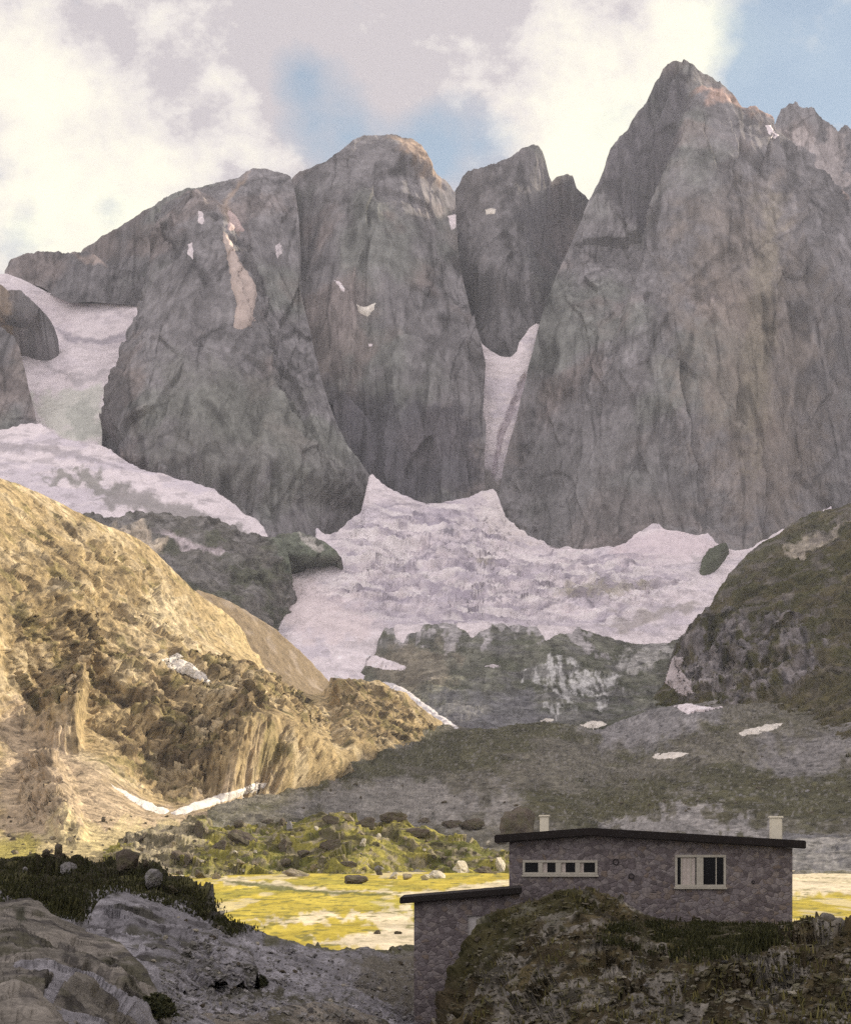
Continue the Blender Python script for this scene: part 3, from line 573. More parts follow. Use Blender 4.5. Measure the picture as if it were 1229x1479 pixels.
# ---------------------------------------------------------------- plain and mound
YEL = np.array([.42,.335,.045]); GRAV = np.array([.62,.54,.40])
def ground():
    rows = np.concatenate([np.linspace(20, 150, 30), F*12/np.linspace(228, 52, 230)[1:], np.geomspace(680, 7000, 60)])
    sl = np.concatenate([np.linspace(-1.6, -.27, 40), np.linspace(-.26, .26, 640), np.linspace(.27, 1.6, 40)])
    Y, S = np.meshgrid(rows, sl, indexing='ij')
    X = S*Y
    P = np.stack([X, Y, np.full_like(X, PLAIN)], -1)
    near = smooth(Y, 640, 950)
    P[..., 2] += .35*fbm(P, 40, 4, .5, off=301)*(1-near)-near*14
    px = CX+S*F; py = HY+12/Y*F
    c = np.broadcast_to(YEL, P.shape).copy()
    c = mixc(c, np.array([.31,.275,.045]), .8*smooth(fbm(P, 45, 4, .6, (1, .3, 1), off=303), .0, .4))
    c = mixc(c, np.array([.47,.38,.06]), .8*smooth(fbm(P, 38, 4, .6, (1, .3, 1), off=305), .05, .4))
    for poly, soft, w, a in [([(300,1268),(360,1270),(440,1280),(520,1286),(560,1290),(500,1292),(430,1286),(330,1278)], 2, 5, .8),
            ([(345,1328),(430,1322),(520,1318),(590,1312),(600,1340),(560,1345),(520,1330),(400,1332)], 3, 12, .85),
            ([(440,1360),(520,1352),(560,1342),(620,1330),(640,1375),(520,1372)], 3, 10, .9),
            ([(520,1290),(640,1285),(740,1268),(740,1280),(640,1296)], 2, 5, .8),
            ([(1100,1258),(1300,1258),(1300,1288),(1140,1292),(1100,1290)], 3, 8, .85)]:
        c = mixc(c, GRAV, a*pmask(px, py, poly, soft, w, 20))
    c = mixc(c, np.array([.10,.105,.03]), .9*pmask(px, py, [(320,1272),(400,1279),(470,1288),(560,1291),(570,1294),(470,1292),(390,1284),(330,1276)], 1.2, 3))
    c = c*(1+.3*fbm(P, 9, 4, .65, (1, .3, 1), off=307)+.22*fbm(P, 2.2, 3, .65, (1, .35, 1), off=308))[..., None]
    c = mixc(c, np.array([.13,.125,.035]), .75*smooth(fbm(P, 3., 3, .65, (1, .3, 1), off=309)+.3*fbm(P, 30, 2, off=310), .22, .45))
    c = mixc(c, GRAV, .5*smooth(fbm(P, 18, 4, .65, (1, .16, 1), off=311), .32, .46))
    return grid_mesh('ground', P, c, M_plain)
gr = tag(ground(), 'flat yellow green meadow plain with pale gravel streaks', 'meadow', kind='structure')

def mo_col(px, py, P, N):
    c = np.broadcast_to(np.array([.22,.20,.045]), P.shape).copy()
    c = mixc(c, np.array([.11,.115,.03]), .85*smooth(fbm(P, 16, 4, .6, off=311), -.05, .3))
    c = mixc(c, np.array([.38,.33,.08]), .7*smooth(fbm(P, 11, 4, .6, off=313), .1, .4))
    c = mixc(c, np.array([.42,.36,.25]), .85*pmask(px, py, [(170,1195),(300,1180),(300,1210),(250,1235),(240,1262),(330,1275),(200,1285)], 8, 22))
    c = mixc(c, np.array([.30,.255,.18]), .8*smooth(fbm(P, 5, 4, .65, off=315), .12, .35))
    c = mixc(c, np.array([.075,.065,.035]), .8*smooth(fbm(P, 6.5, 4, .65, off=317), .08, .35))
    return c
mo = body('mound', [(150,1225),(180,1208),(215,1199),(240,1196),(265,1190),(285,1183),(310,1188),(335,1189),(360,1185),(380,1190),(400,1192),(425,1186),(450,1180),(475,1180),(500,1180),(530,1182),(560,1185),(580,1187),(600,1192),(625,1199),(650,1205),(680,1210),(705,1218),(725,1232),(745,1250)],
    [(150,1300),(300,1300),(500,1296),(745,1290)], [(150,1225,600),(285,1183,640),(450,1180,630),(600,1192,625),(745,1250,600),(150,1282,512),(300,1282,508),(500,1276,525),(745,1270,545),(150,1300,500),(300,1300,498),(500,1296,512),(745,1290,530),(300,1240,575),(450,1222,592),(450,1258,566),(580,1222,598),(580,1256,578),(680,1226,597),(690,1256,580)], 1.3, M_hill,
    lambda px, py, P: 4.6*(ridged(P, 36, 4, .5, (1, 1, 1), 321)-.6)+1.0*(ridged(P, 7, 3, .6, off=323)-.6)+3.2*facet(P, 13, (1, 1, 1), 31.)[0]+1.5*facet(P, 5, (1, 1, 1), 32.)[0], mo_col, back=(15, 50), drop=.35)
tag(mo, 'grassy hummocky mound strewn with boulders behind the plain', 'mound', kind='structure')

# ---------------------------------------------------------------- unseen ridges added to throw valley and foreground into shade
def prof(pts, y): 
    a = np.array(pts, float); return np.interp(y, a[:, 0], a[:, 1])
def ridge_right():  # unseen; crest heights set so its shadow edge crosses the valley
    ys = np.linspace(990, 3700, 240); u = np.linspace(0, 2, 90)
    Y, U = np.meshgrid(ys, u, indexing='ij')
    h = prof([(990,-10),(1020,150),(1060,345),(1120,392),(1395,414),(1616,428),(1990,430),(2150,480),(2400,700),(2700,1000),(3000,1180),(3700,1200)], Y)
    zb = prof([(990,-12),(1071,20),(1400,110),(1700,190),(1950,300),(2300,300),(3700,300)], Y)
    xe = .2126*Y+45; xr = np.maximum(700., xe+220)
    X = np.where(U < 1, xe+(xr-xe)*U, xr+(U-1)*900)
    Z = np.where(U < 1, zb+(h-zb)*U**1.2, h-(U-1)*(h+20))
    P = np.stack([X, Y, Z], -1)
    P[..., 2] += (8*(ridged(P, 120, 4, .5, off=331)-.6)+3*fbm(P, 20, 3, off=333))*smooth(U, 0, .3)
    c = np.broadcast_to(np.array([.17,.155,.11]), P.shape).copy()
    return grid_mesh('shading_ridge', P, mixc(c, GREY, smooth(Z, 300, 600)), M_hill)
tag(ridge_right(), 'long unseen ridge continuing the right hillside, profiled to shade the valley', 'ridge', kind='structure')
def shade_hill():  # added hill, profile shaped to shade hut and foreground
    ys = np.linspace(-160, 262, 90); u = np.linspace(0, 2, 60)
    Y, U = np.meshgrid(ys, u, indexing='ij')
    h = prof([(-160,60),(0,100),(160,105),(225,100),(240,70),(262,-12)], Y)
    xe = np.maximum(.2126*Y, 14)+16
    X = np.where(U < 1, xe+(150-xe)*U, 150+(U-1)*160); Z = np.where(U < 1, PLAIN+6+(h-PLAIN-6)*U**1.1, h-(U-1)*(h-PLAIN))
    Z = np.maximum(Z, PLAIN-1)
    P = np.stack([X, Y, Z], -1); P[..., 2] += 3*fbm(P, 25, 4, off=341)*smooth(U, 0, .3)
    c = np.broadcast_to(np.array([.14,.13,.07]), P.shape).copy()
    return grid_mesh('hill', P, c, M_hill)
tag(shade_hill(), 'added unseen hill outside the frame, shading the hut and foreground', 'hill', kind='structure')

# ---------------------------------------------------------------- foreground ground
def fg_col(px, py, P, N):
    c = np.broadcast_to(np.array([.235,.225,.24]), P.shape).copy()
    c = mixc(c, np.array([.37,.355,.38]), .8*smooth(fbm(P, 2.2, 4, .65, off=401), .0, .4))
    g = pmask(px, py, [(-200,1200),(205,1225),(300,1290),(380,1345),(330,1352),(270,1318),(200,1300),(140,1300),(120,1335),(60,1320),(0,1315),(-200,1330)], 10, 12)
    gc = mixc(np.broadcast_to(np.array([.036,.032,.017]), P.shape).copy(), np.array([.11,.105,.04]), smooth(fbm(P, 3, 4, .6, off=403), .05, .4))
    c = c*(1-g[..., None])+gc*g[..., None]
    c = mixc(c, np.array([.06,.055,.025]), .85*pmask(px, py, [(300,1440),(380,1425),(470,1430),(520,1445),(440,1450),(330,1452)], 5, 14))
    c = mixc(c, np.array([.13,.115,.08]), .8*pmask(px, py, [(490,1385),(600,1375),(640,1400),(640,1480),(540,1440)], 12, 20))
    c = mixc(c, np.array([.10,.095,.04]), .8*pmask(px, py, [(380,1352),(600,1368),(720,1374),(720,1384),(560,1378),(380,1362)], 3, 5))
    return c
fg = body('foreground_ground', [(-1200,1225),(-700,1235),(-400,1246),(-160,1252),(0,1243),(40,1239),(80,1236),(150,1238),(200,1241),(225,1252),(245,1268),(270,1285),(300,1300),(320,1318),(345,1335),(370,1348),(400,1356),(440,1362),(500,1367),(560,1371),(600,1373),(660,1376),(800,1382)], [(-1200,1620),(-160,1560),(800,1560)],
    [(-1200,1225,125),(-500,1243,125),(-1200,1620,25),(-500,1585,26),(-600,1400,44),(-160,1252,125),(0,1243,120),(150,1238,118),(240,1265,100),(300,1300,92),(370,1348,86),(440,1362,88),(600,1373,92),(800,1382,94),(0,1310,62),(0,1400,42),(0,1560,28),(200,1340,64),(200,1560,32),(400,1400,70),(400,1560,44),(600,1475,68),(600,1560,58),(800,1560,58),(500,1440,64),(300,1450,50)], 1.6, M_near,
    lambda px, py, P: .5*fbm(P, 9, 4, .55, off=405)+.16*fbm(P, 1.6, 4, .65, off=407)+(1.2*facet(P, 6, (1, 1, 1), 41.)[0]+.5*facet(P, 2, (1, 1, 1), 42.)[0])*(.3+.7*pmask(px, py, [(-200,1240),(205,1225),(300,1290),(380,1345),(300,1350),(120,1335),(-200,1330)], 14)), fg_col, back=(4, 12, 30), drop=.6, jag=2.5, jags=18)
tag(fg, 'shaded gravelly foreground ground with a dark grassy knoll', 'ground', kind='structure')

def slabc(base, pale, off, zones=()):
    def f(px, py, P, N):
        c = np.broadcast_to(np.array(base), P.shape).copy()
        c = mixc(c, np.array(pale), .8*smooth(fbm(P, 3.5, 5, .62, off=off), -.05, .4))
        c = mixc(c, np.array([.06,.057,.03]), .7*smooth(fbm(P, 2.6, 4, .6, off=off+5), .12, .4))
        c = mixc(c, np.array([.05,.045,.045]), .7*smooth(fbm(P, 1.1, 3, .6, (1, 1, 2.5), off=off+9), .2, .45))
        for poly, colr, soft, w, a in zones: c = mixc(c, colr, a*pmask(px, py, poly, soft, w, 14))
        return c
    return f
def slab_disp(off, a=1., extra=None):
    def f(px, py, P):
        d = a*(.5*(ridged(P, 7, 3, .5, (1, 1, 1.6), off)-.6)+(.55 if off > 412 else .3)*facet(P, 3.2, (.8, .8, .8), off)[0]+.16*facet(P, .9, (1, 1, 1), off+1)[0]+.10*fbm(P, .8, 3, .65, (1, 1, 2), off+3))
        return d if extra is None else d+extra(px, py, P)
    return f
PIT = [(62,1425),(85,1410),(100,1405),(125,1402),(130,1406),(112,1420),(85,1428),(78,1445),(64,1442)]  # hollow is dug in and also painted near-black as its shade
s1 = body('rock_slab', [(-160,1318),(-80,1312),(0,1303),(20,1300),(45,1298),(58,1303),(75,1318),(95,1328),(120,1338),(150,1350),(175,1362),(195,1378),(215,1400),(230,1425),(238,1450),(242,1490),(246,1555)], [(-160,1560),(246,1560)],
    [(-160,1318,54),(0,1303,52),(45,1298,52),(120,1338,50),(195,1378,46),(238,1450,42),(246,1555,34),(100,1420,37),(0,1420,35),(0,1560,24),(200,1560,31),(-160,1560,24),(160,1420,40)], 1.6, M_nearrock,
    slab_disp(411, 1., lambda px, py, P: -1.3*pmask(px, py, PIT, 4, 3)), slabc([.185,.168,.145], [.30,.27,.235], 413, [(PIT, np.array([.03,.028,.02]), 3, 3, .95), ([(20,1315),(36,1312),(40,1325),(28,1335)], np.array([.05,.05,.03]), 3, 4, .9)]), back=(2, 6, 12), drop=.8, jag=2, csoft=34, sw=.2)
tag(s1, 'large pale grey bedrock slab with a black hollow in the lower left corner', 'rock', kind='thing')
s2 = body('rock_slab', [(126,1345),(132,1320),(142,1303),(155,1293),(170,1288),(190,1290),(210,1297),(235,1305),(255,1312),(275,1320),(295,1330),(320,1342),(345,1356),(360,1372),(372,1400)], [(126,1420),(250,1440),(372,1420)],
    [(126,1345,60),(142,1303,63),(170,1288,65),(255,1312,66),(345,1356,64),(372,1400,60),(126,1420,51),(230,1370,57),(250,1440,50),(300,1400,57),(372,1420,59)], 1.5, M_nearrock,
    slab_disp(421, 1.2), slabc([.22,.21,.225], [.37,.355,.38], 423), back=(2, 6, 12), drop=.8, jag=3, csoft=34, sw=.2)
tag(s2, 'broken blue grey rock slab below the dark grassy knoll', 'rock', kind='thing')
s3 = body('rock_slab', [(225,1500),(240,1478),(262,1466),(300,1462),(335,1463),(365,1464),(392,1457),(415,1450),(445,1447),(475,1448),(505,1456),(530,1464),(555,1473),(580,1490)], [(225,1560),(580,1560)],
    [(225,1500,42),(300,1462,46),(445,1447,50),(555,1473,54),(580,1490,55),(225,1560,37),(400,1560,40),(580,1560,48)], 1.5, M_nearrock,
    slab_disp(431, .6), slabc([.22,.195,.165], [.33,.295,.25], 433), back=(1.5, 4, 8), drop=.7, jag=2, csoft=34, sw=.2)
tag(s3, 'low pale beige rock hump at the bottom edge left of the hut', 'rock', kind='thing')

HOLLOW = [(880,1336),(930,1330),(1000,1332),(1080,1333),(1150,1334),(1125,1356),(1110,1372),(1070,1378),(1000,1390),(950,1380),(880,1364),(862,1350)]
def bk_col(px, py, P, N):
    c = np.broadcast_to(np.array([.066,.052,.03]), P.shape).copy()
    c = mixc(c, np.array([.125,.10,.05]), .75*smooth(fbm(P, 2.4, 5, .65, off=441), .0, .35))
    c = mixc(c, np.array([.25,.23,.20]), .85*smooth(fbm(P, 1.6, 4, .65, off=443)-.12+.25*pmask(px, py, [(720,1400),(900,1400),(1229,1400),(1229,1500),(680,1500)], 40), .1, .3))
    c = mixc(c, np.array([.022,.019,.010]), .8*smooth(fbm(P, 1.0, 4, .6, off=445), .15, .35))
    c = mixc(c, np.array([.042,.038,.016]), .9*pmask(px, py, HOLLOW, 10, 26))  # grass hollow darkened in colour for the shade in the recess
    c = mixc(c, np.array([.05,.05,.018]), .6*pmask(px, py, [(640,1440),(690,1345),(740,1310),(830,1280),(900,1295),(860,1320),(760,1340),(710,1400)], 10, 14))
    return c
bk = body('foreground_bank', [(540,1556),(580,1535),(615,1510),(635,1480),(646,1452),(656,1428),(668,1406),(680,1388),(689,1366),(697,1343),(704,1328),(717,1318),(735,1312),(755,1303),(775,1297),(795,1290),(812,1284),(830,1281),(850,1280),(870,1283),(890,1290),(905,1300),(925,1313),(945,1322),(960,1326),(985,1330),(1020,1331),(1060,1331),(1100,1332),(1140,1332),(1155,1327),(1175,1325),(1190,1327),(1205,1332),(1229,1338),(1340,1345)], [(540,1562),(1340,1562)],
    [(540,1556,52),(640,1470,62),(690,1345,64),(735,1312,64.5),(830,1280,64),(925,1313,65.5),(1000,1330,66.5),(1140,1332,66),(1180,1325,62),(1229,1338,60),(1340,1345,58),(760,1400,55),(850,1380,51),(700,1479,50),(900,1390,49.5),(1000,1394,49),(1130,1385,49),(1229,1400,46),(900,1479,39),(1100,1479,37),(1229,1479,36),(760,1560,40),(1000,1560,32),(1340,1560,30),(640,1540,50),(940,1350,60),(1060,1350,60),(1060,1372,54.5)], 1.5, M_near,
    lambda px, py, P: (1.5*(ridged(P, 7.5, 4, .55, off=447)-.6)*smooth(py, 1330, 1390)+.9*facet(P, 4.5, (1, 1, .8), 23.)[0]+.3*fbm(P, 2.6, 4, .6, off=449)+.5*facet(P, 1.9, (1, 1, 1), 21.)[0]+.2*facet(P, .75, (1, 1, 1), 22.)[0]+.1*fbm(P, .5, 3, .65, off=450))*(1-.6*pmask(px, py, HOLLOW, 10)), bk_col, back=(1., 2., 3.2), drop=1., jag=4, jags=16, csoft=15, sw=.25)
tag(bk, 'mossy rocky bank in the shaded foreground in front of the hut', 'bank', kind='structure')

# the same slopes running on beyond the left edge of the frame, at a coarser grain
ml2 = body('mountain', [(-1300,200),(-900,240),(-600,300),(-350,330),(-150,375),(-40,392),(-10,400)], [(-1300,800),(-10,800)],
    [(-1300,200,2500),(-600,300,2550),(-150,375,2640),(-10,400,2690),(-1300,800,2150),(-400,800,2200),(-10,800,2300),(-300,560,2450),(-10,560,2580)], 6, M_face, rock_disp(1., 150), rock_col(GREY*.95, (), 150))
tag(ml2, 'grey mountain wall running on beyond the left edge of the picture', 'mountain', kind='structure')

# ---------------------------------------------------------------- placing things on the ground
for o in list(BV): pass
TREES = {}
def cast(px, py, bodies):
    d = Vector(((px-CX)/F, 1, (HY-py)/F)); best = None
    for b in bodies:
        if b not in TREES: TREES[b] = bvh(b)
        h = TREES[b].ray_cast(Vector((0, 0, 0)), d.normalized())
        if h[0] is not None and (best is None or h[3] < best[3]): best = h
    return best

def drape(name, poly, bodies, thick, mat, color, label, cat, kind='thing', group=None, step=1.5, warp=3., rough=.25):
    """a lens of snow, ice or rubble lying on the terrain: top sheet plus a closed underside"""
    a = np.array(poly, float); x0, y0 = a.min(0)-4; x1, y1 = a.max(0)+4
    step = min(step, max(.5, min(x1-x0, y1-y0)/12))
    xs = np.arange(x0, x1+step, step); ys = np.arange(y0, y1+step, step)
    PX, PY = np.meshgrid(xs, ys)
    Q = np.stack([PX, PY, PX*0], -1); off = x0*.37
    S = sdist(PX+warp*fbm(Q, 14, 3, .6, off=off), PY+warp*.6*fbm(Q, 11, 3, .6, off=off+9), poly)
    vid = -np.ones(PX.shape, int); V = []; k = 0
    keep = S > -step*1.2
    for j, i in zip(*np.nonzero(keep)):
        h = cast(PX[j, i], PY[j, i], bodies)
        if h is None: continue
        n = h[1] if h[1].y < 0 else -h[1]
        n = (n+Vector((0, -.25, .8))).normalized()
        s = S[j, i]; e = thick*(max(min(s/(3.*step), 1), -.6))
        e += thick*rough*float(fbm(np.array([[h[0].x, h[0].y, h[0].z]]), thick*4, 3, .6)[0])*max(0, min(s/(4*step), 1))
        V.append((h[0]+n*e, h[0]-n*thick*1.2)); vid[j, i] = k; k += 1
    faces = []; bd = {}
    for j in range(len(ys)-1):
        for i in range(len(xs)-1):
            q = [vid[j, i], vid[j+1, i], vid[j+1, i+1], vid[j, i+1]]
            if min(q) < 0: continue
            p = [V[t][0] for t in q]
            if max((p[0]-p[2]).length, (p[1]-p[3]).length) > 22*step*p[0].y/F: continue
            faces.append(tuple(q))
            for t in range(4):
                e = (q[t], q[(t+1) % 4]); r = (e[1], e[0])
                if r in bd: del bd[r]
                else: bd[e] = 1
    par = list(range(k))
    def find(t):
        while par[t] != t: par[t] = par[par[t]]; t = par[t]
        return t
    for f in faces:
        for t in f[1:]: par[find(t)] = find(f[0])
    cnt = {}
    for f in faces: cnt[find(f[0])] = cnt.get(find(f[0]), 0)+1
    if cnt:
        big = max(cnt, key=cnt.get); faces = [f for f in faces if find(f[0]) == big]; bd = {e: 1 for e in bd if find(e[0]) == big}
    if not faces: print('DRAPE EMPTY', name, label); return None
    verts = [v[0] for v in V]+[v[1] for v in V]
    allf = [f[::-1] for f in faces]+[tuple(t+k for t in f) for f in faces]+[(a_, b_, b_+k, a_+k) for a_, b_ in bd]
    used = sorted({t for f in allf for t in f}); mp = {t: i for i, t in enumerate(used)}
    c = sum((verts[t] for t in used), Vector())/len(used)
    me = bpy.data.meshes.new(name); me.from_pydata([verts[t]-c for t in used], [], [tuple(mp[t] for t in f) for f in allf])
    me.polygons.foreach_set('use_smooth', np.ones(len(me.polygons), bool))
    at_ = me.color_attributes.new('Col', 'FLOAT_COLOR', 'POINT')
    cc = np.ones((len(used), 4)); W = np.array([list(verts[t]) for t in used])
    col = np.broadcast_to(np.array(color, float), W.shape).copy(); col *= (1+.25*fbm(W, thick*5, 3, .6))[:, None]; cc[:, :3] = np.clip(col, 0, 1)
    at_.data.foreach_set('color', cc.reshape(-1).astype(np.float32))
    me.materials.append(mat); o = link(bpy.data.objects.new(name, me)); o.location = c
    return tag(o, label, cat, group, kind)

SNOWC = SNOW*1.02; WSN = np.array([.84,.78,.70])
G1 = 'snow patches left on the slopes'
for poly, bodies, th, colr, label in [
    ([(232,953),(258,944),(276,958),(296,972),(306,986),(300,988),(278,978),(250,968)], [lh], 1.3, WSN, 'white snow patch in a gully high on the golden hillside'),
    ([(155,1127),(172,1138),(200,1153),(228,1164),(246,1170),(240,1177),(212,1170),(180,1150)], [lh, va], 1.3, WSN, 'narrow white snow strip under the bluffs, left arm of the V'),
    ([(246,1174),(270,1163),(310,1150),(345,1140),(372,1130),(386,1131),(382,1138),(340,1153),(295,1168),(255,1178)], [lh, va], 1.3, WSN, 'narrow white snow strip under the bluffs, right arm of the V'),
    ([(928,1087),(950,1085),(975,1085),(996,1089),(972,1096),(944,1096)], [va], 1.2, WSN, 'flat oval cream snow patch on the valley scree, nearest the hut'),
    ([(1064,1059),(1080,1052),(1105,1047),(1132,1044),(1124,1051),(1098,1060),(1072,1063)], [va, rh], 1.2, WSN, 'slanting cream snow patch on the green right slope'),
    ([(836,1047),(852,1042),(868,1041),(876,1046),(862,1052),(842,1052)], [va, slab], 1.2, WSN, 'small cream snow patch at the foot of the pale rock step'),
    ([(778,1041),(790,1036),(802,1040),(792,1046)], [va, slab], 1., WSN*.85, 'tiny cream snow patch left of the other one below the rock step'),
    ([(972,1018),(995,1016),(1020,1021),(1056,1021),(1054,1030),(1030,1040),(1005,1036),(985,1028)], [va, rh, slab], 1.6, SNOWC, 'pink snow patch at the foot of the right hand cliffs'),
    ([(940,972),(955,953),(972,946),(986,950),(984,970),(998,984),(1000,1000),(985,1004),(965,990)], [slab, rh, va], 1.4, np.array([.50,.44,.44]), 'dirty pinkish grey snow patch left of the dark cliffs'),
    ([(514,438),(522,442),(530,443),(544,436),(541,448),(530,458),(520,452)], [mid], 3., WSN, 'small bright snow patch in the middle of the central face'),
    ([(480,404),(490,407),(499,416),(501,423),(494,418),(486,410)], [mid], 2., SNOWC, 'thin curved snow streak on the central face'),
    ([(531,495),(538,496),(537,501),(531,501)], [mid], 2., SNOWC, 'tiny snow dot on the central face below the bright patch'),
    ([(700,302),(708,300),(716,303),(713,310),(702,309)], [gap], 2., WSN, 'tiny snow patch near the top of the dark rock tower'),
    ([(646,312),(656,309),(666,312),(660,326),(654,334),(649,324)], [mid, gap], 2., SNOWC*.9, 'small snow wedge in the notch left of the dark rock tower'),
    ([(288,305),(294,306),(296,318),(292,326),(287,320)], [lef, lu], 2., SNOWC*.85, 'thin snow streak high on the left buttress'),
    ([(272,352),(278,350),(280,362),(276,375),(271,366)], [lef, lu], 2., SNOWC*.85, 'short snow streak halfway up the left side of the left buttress'),
    ([(398,358),(405,350),(408,365),(402,376)], [lef, mid], 2., SNOWC*.75, 'short snow streak on the right side of the left buttress'),
    ([(1102,180),(1112,181),(1124,196),(1120,201),(1110,192)], [far, rgt], 3., SNOWC, 'small snow patch in the saddle right of the tallest peak'),
    ([(480,972),(505,985),(530,990),(556,984),(580,992),(602,1006),(630,1028),(650,1042),(674,1056),(650,1060),(600,1048),(540,1020),(500,1008),(478,990)], [slab, gl], 2., np.array([.74,.70,.70]), 'pale snow strip running down to the tip of the golden knoll'),
    ([(470,930),(500,938),(530,944),(558,952),(588,962),(584,968),(556,967),(520,960),(480,950)], [slab, gl], 2.5, SNOWC, 'pointed snow spur reaching onto the dark rock step'),
    ([(566,898),(590,899),(612,902),(606,912),(590,916),(580,930),(570,918)], [slab, gl], 2., SNOWC*.9, 'short snow finger hanging over the left end of the rock step'),
    ([(655,896),(690,897),(716,898),(706,908),(692,912),(684,922),(672,911),(660,906)], [slab, gl], 2., SNOWC*.88, 'short snow finger below the middle of the glacier edge'),
    ([(770,900),(800,902),(836,904),(826,914),(806,916),(790,926),(780,914)], [slab, gl], 2., SNOWC*.9, 'ragged snow finger right of the middle of the glacier edge'),
    ([(862,912),(900,917),(950,918),(986,914),(984,922),(950,930),(915,930),(885,922)], [slab, gl], 2., SNOWC*.95, 'long flat snow finger at the right end of the rock step'),
    ([(700,962),(712,958),(722,961),(714,966)], [slab], 1., SNOWC*.7, 'faint small snow streak on the dark rock step'),
    ]:
    drape('snow_patch', poly, bodies, th, M_ice, colr, label, 'snow patch', group=G1)
drape('sunlit_scree_strip', [(321,334),(329,338),(336,356),(348,380),(360,400),(371,412),(372,430),(366,448),(362,470),(350,476),(340,474),(337,458),(343,440),(334,415),(329,375)], [lef], 5., M_face, np.array([.50,.41,.37]), 'long strip of rubble coloured pale pink as sunlight down the left buttress', 'scree')  # pale pink colour stands in for sunlight on the rock
drape('sunlit_scree_strip', [(331,303),(338,308),(346,318),(354,334),(342,334),(329,331)], [lef], 4., M_face, np.array([.55,.43,.41]), 'short wedge of rubble coloured pink as sunlight above the long strip', 'scree')  # pink colour again paints a sunlit wedge
drape('rock_island', [(1010,828),(1012,812),(1020,800),(1036,792),(1050,792),(1052,800),(1042,816),(1028,828),(1016,832)], [gl], 10., M_hill, np.array([.10,.11,.075]), 'dark oval rock island sticking out of the glacier, at right', 'rock', warp=2.)

# ---------------------------------------------------------------- boulders
def rock_mesh(name, seed, mat, sub=3, flat=.75):
    r = random.Random(seed); bm = bmesh.new(); bmesh.ops.create_icosphere(bm, subdivisions=sub, radius=1)
    planes = []
    for _ in range(9):
        n = Vector((r.gauss(0, 1), r.gauss(0, 1), r.gauss(0, .8))).normalized(); planes.append((n, r.uniform(.25, .7)))
    for v in bm.verts:
        p = v.co.copy()
        for n, d in planes:
            e = p.dot(n)-d
            if e > 0: p -= n*e*.92
        v.co = p
    W = np.array([list(v.co) for v in bm.verts]); d = .13*fbm(W, .6, 5, .65, off=seed*3.7)
    for v, e in zip(bm.verts, d): v.co += v.co.normalized()*float(e); v.co.z *= flat
    me = bpy.data.meshes.new(name); bm.to_mesh(me); bm.free(); me.materials.append(mat)
    return me
def rock_mat(name, a, b, moss=None, size=1., mossamt=.5):
    m = NT(name); tc = m.N.new('ShaderNodeTexCoord'); v = tc.outputs['Object']
    n1 = m.noise(v, 1.6/size, 6, .65); n2 = m.noise(v, 9/size, 5, .7)
    c = m.mix(m.ramp(n1, [(.35, 0.), (.65, 1.)]), tuple(a), tuple(b))
    if moss is not None:
        n3 = m.noise(v, 2.3/size, 5, .6); c = m.mix(m.math('MULTIPLY', m.ramp(n3, [(.52-.2*mossamt, 0.), (.6, 1.)]), mossamt), c, tuple(moss))
    c = m.mix(1., c, m.ramp(n2, [(.3, .7), (.7, 1.3)]), 'MULTIPLY')
    m.L(c, m.b.inputs['Base Color']); m.b.inputs['Roughness'].default_value = .95; m.b.inputs['Specular IOR Level'].default_value = .15
    m.L(m.bump(m.math('ADD', n1, n2), .7, .25), m.b.inputs['Normal']); return m.m
R_dark = rock_mat('dark_boulder', (.095,.076,.062), (.17,.14,.11), (.09,.09,.035))
R_tan = rock_mat('tan_boulder', (.24,.20,.15), (.40,.34,.25), (.2,.18,.06), mossamt=.4)
R_pale = rock_mat('pale_boulder', (.46,.42,.34), (.62,.56,.44))
R_grey = rock_mat('grey_stone', (.21,.20,.20), (.36,.34,.34), (.10,.10,.04), mossamt=.4)
R_moss = rock_mat('mossy_rubble', (.09,.072,.05), (.25,.23,.19), (.10,.095,.03), mossamt=.6)
PROTO = {m.name: [rock_mesh('boulder', 10*k+i, m, 4 if k < 9 else 3) for i in range(5)] for k, m in enumerate((R_dark, R_tan, R_pale, R_grey))}
bcount = 0
def boulder(x0, x1, y0, y1, bodies, mat, label, group, name='boulder', tilt=.3, cat='boulder'):
    """a rock filling the photo box x0..x1, y0..y1, resting where its foot meets the ground"""
    global bcount; bcount += 1; r = random.Random(bcount)
    h = cast((x0+x1)/2, y1-.12*(y1-y0), bodies)
    if h is None: print('NO GROUND', label); return
    D = h[0].y; w = (x1-x0)/2/F*D; hh = (y1-y0)/2/F*D
    o = link(bpy.data.objects.new(name, PROTO[mat.name][bcount % 5]))
    o.location = h[0]+Vector((0, w*.4, hh*.55)); o.scale = (w*1.2, w*r.uniform(.9, 1.3), hh*1.55)
    o.rotation_euler = (0, r.uniform(-tilt, tilt)*.5, r.uniform(0, 6.28) if abs(w-hh) < .4*w else r.choice((0, math.pi))+r.uniform(-.3, .3))
    return tag(o, label, cat, group)
GM = 'boulders on the grassy mound'
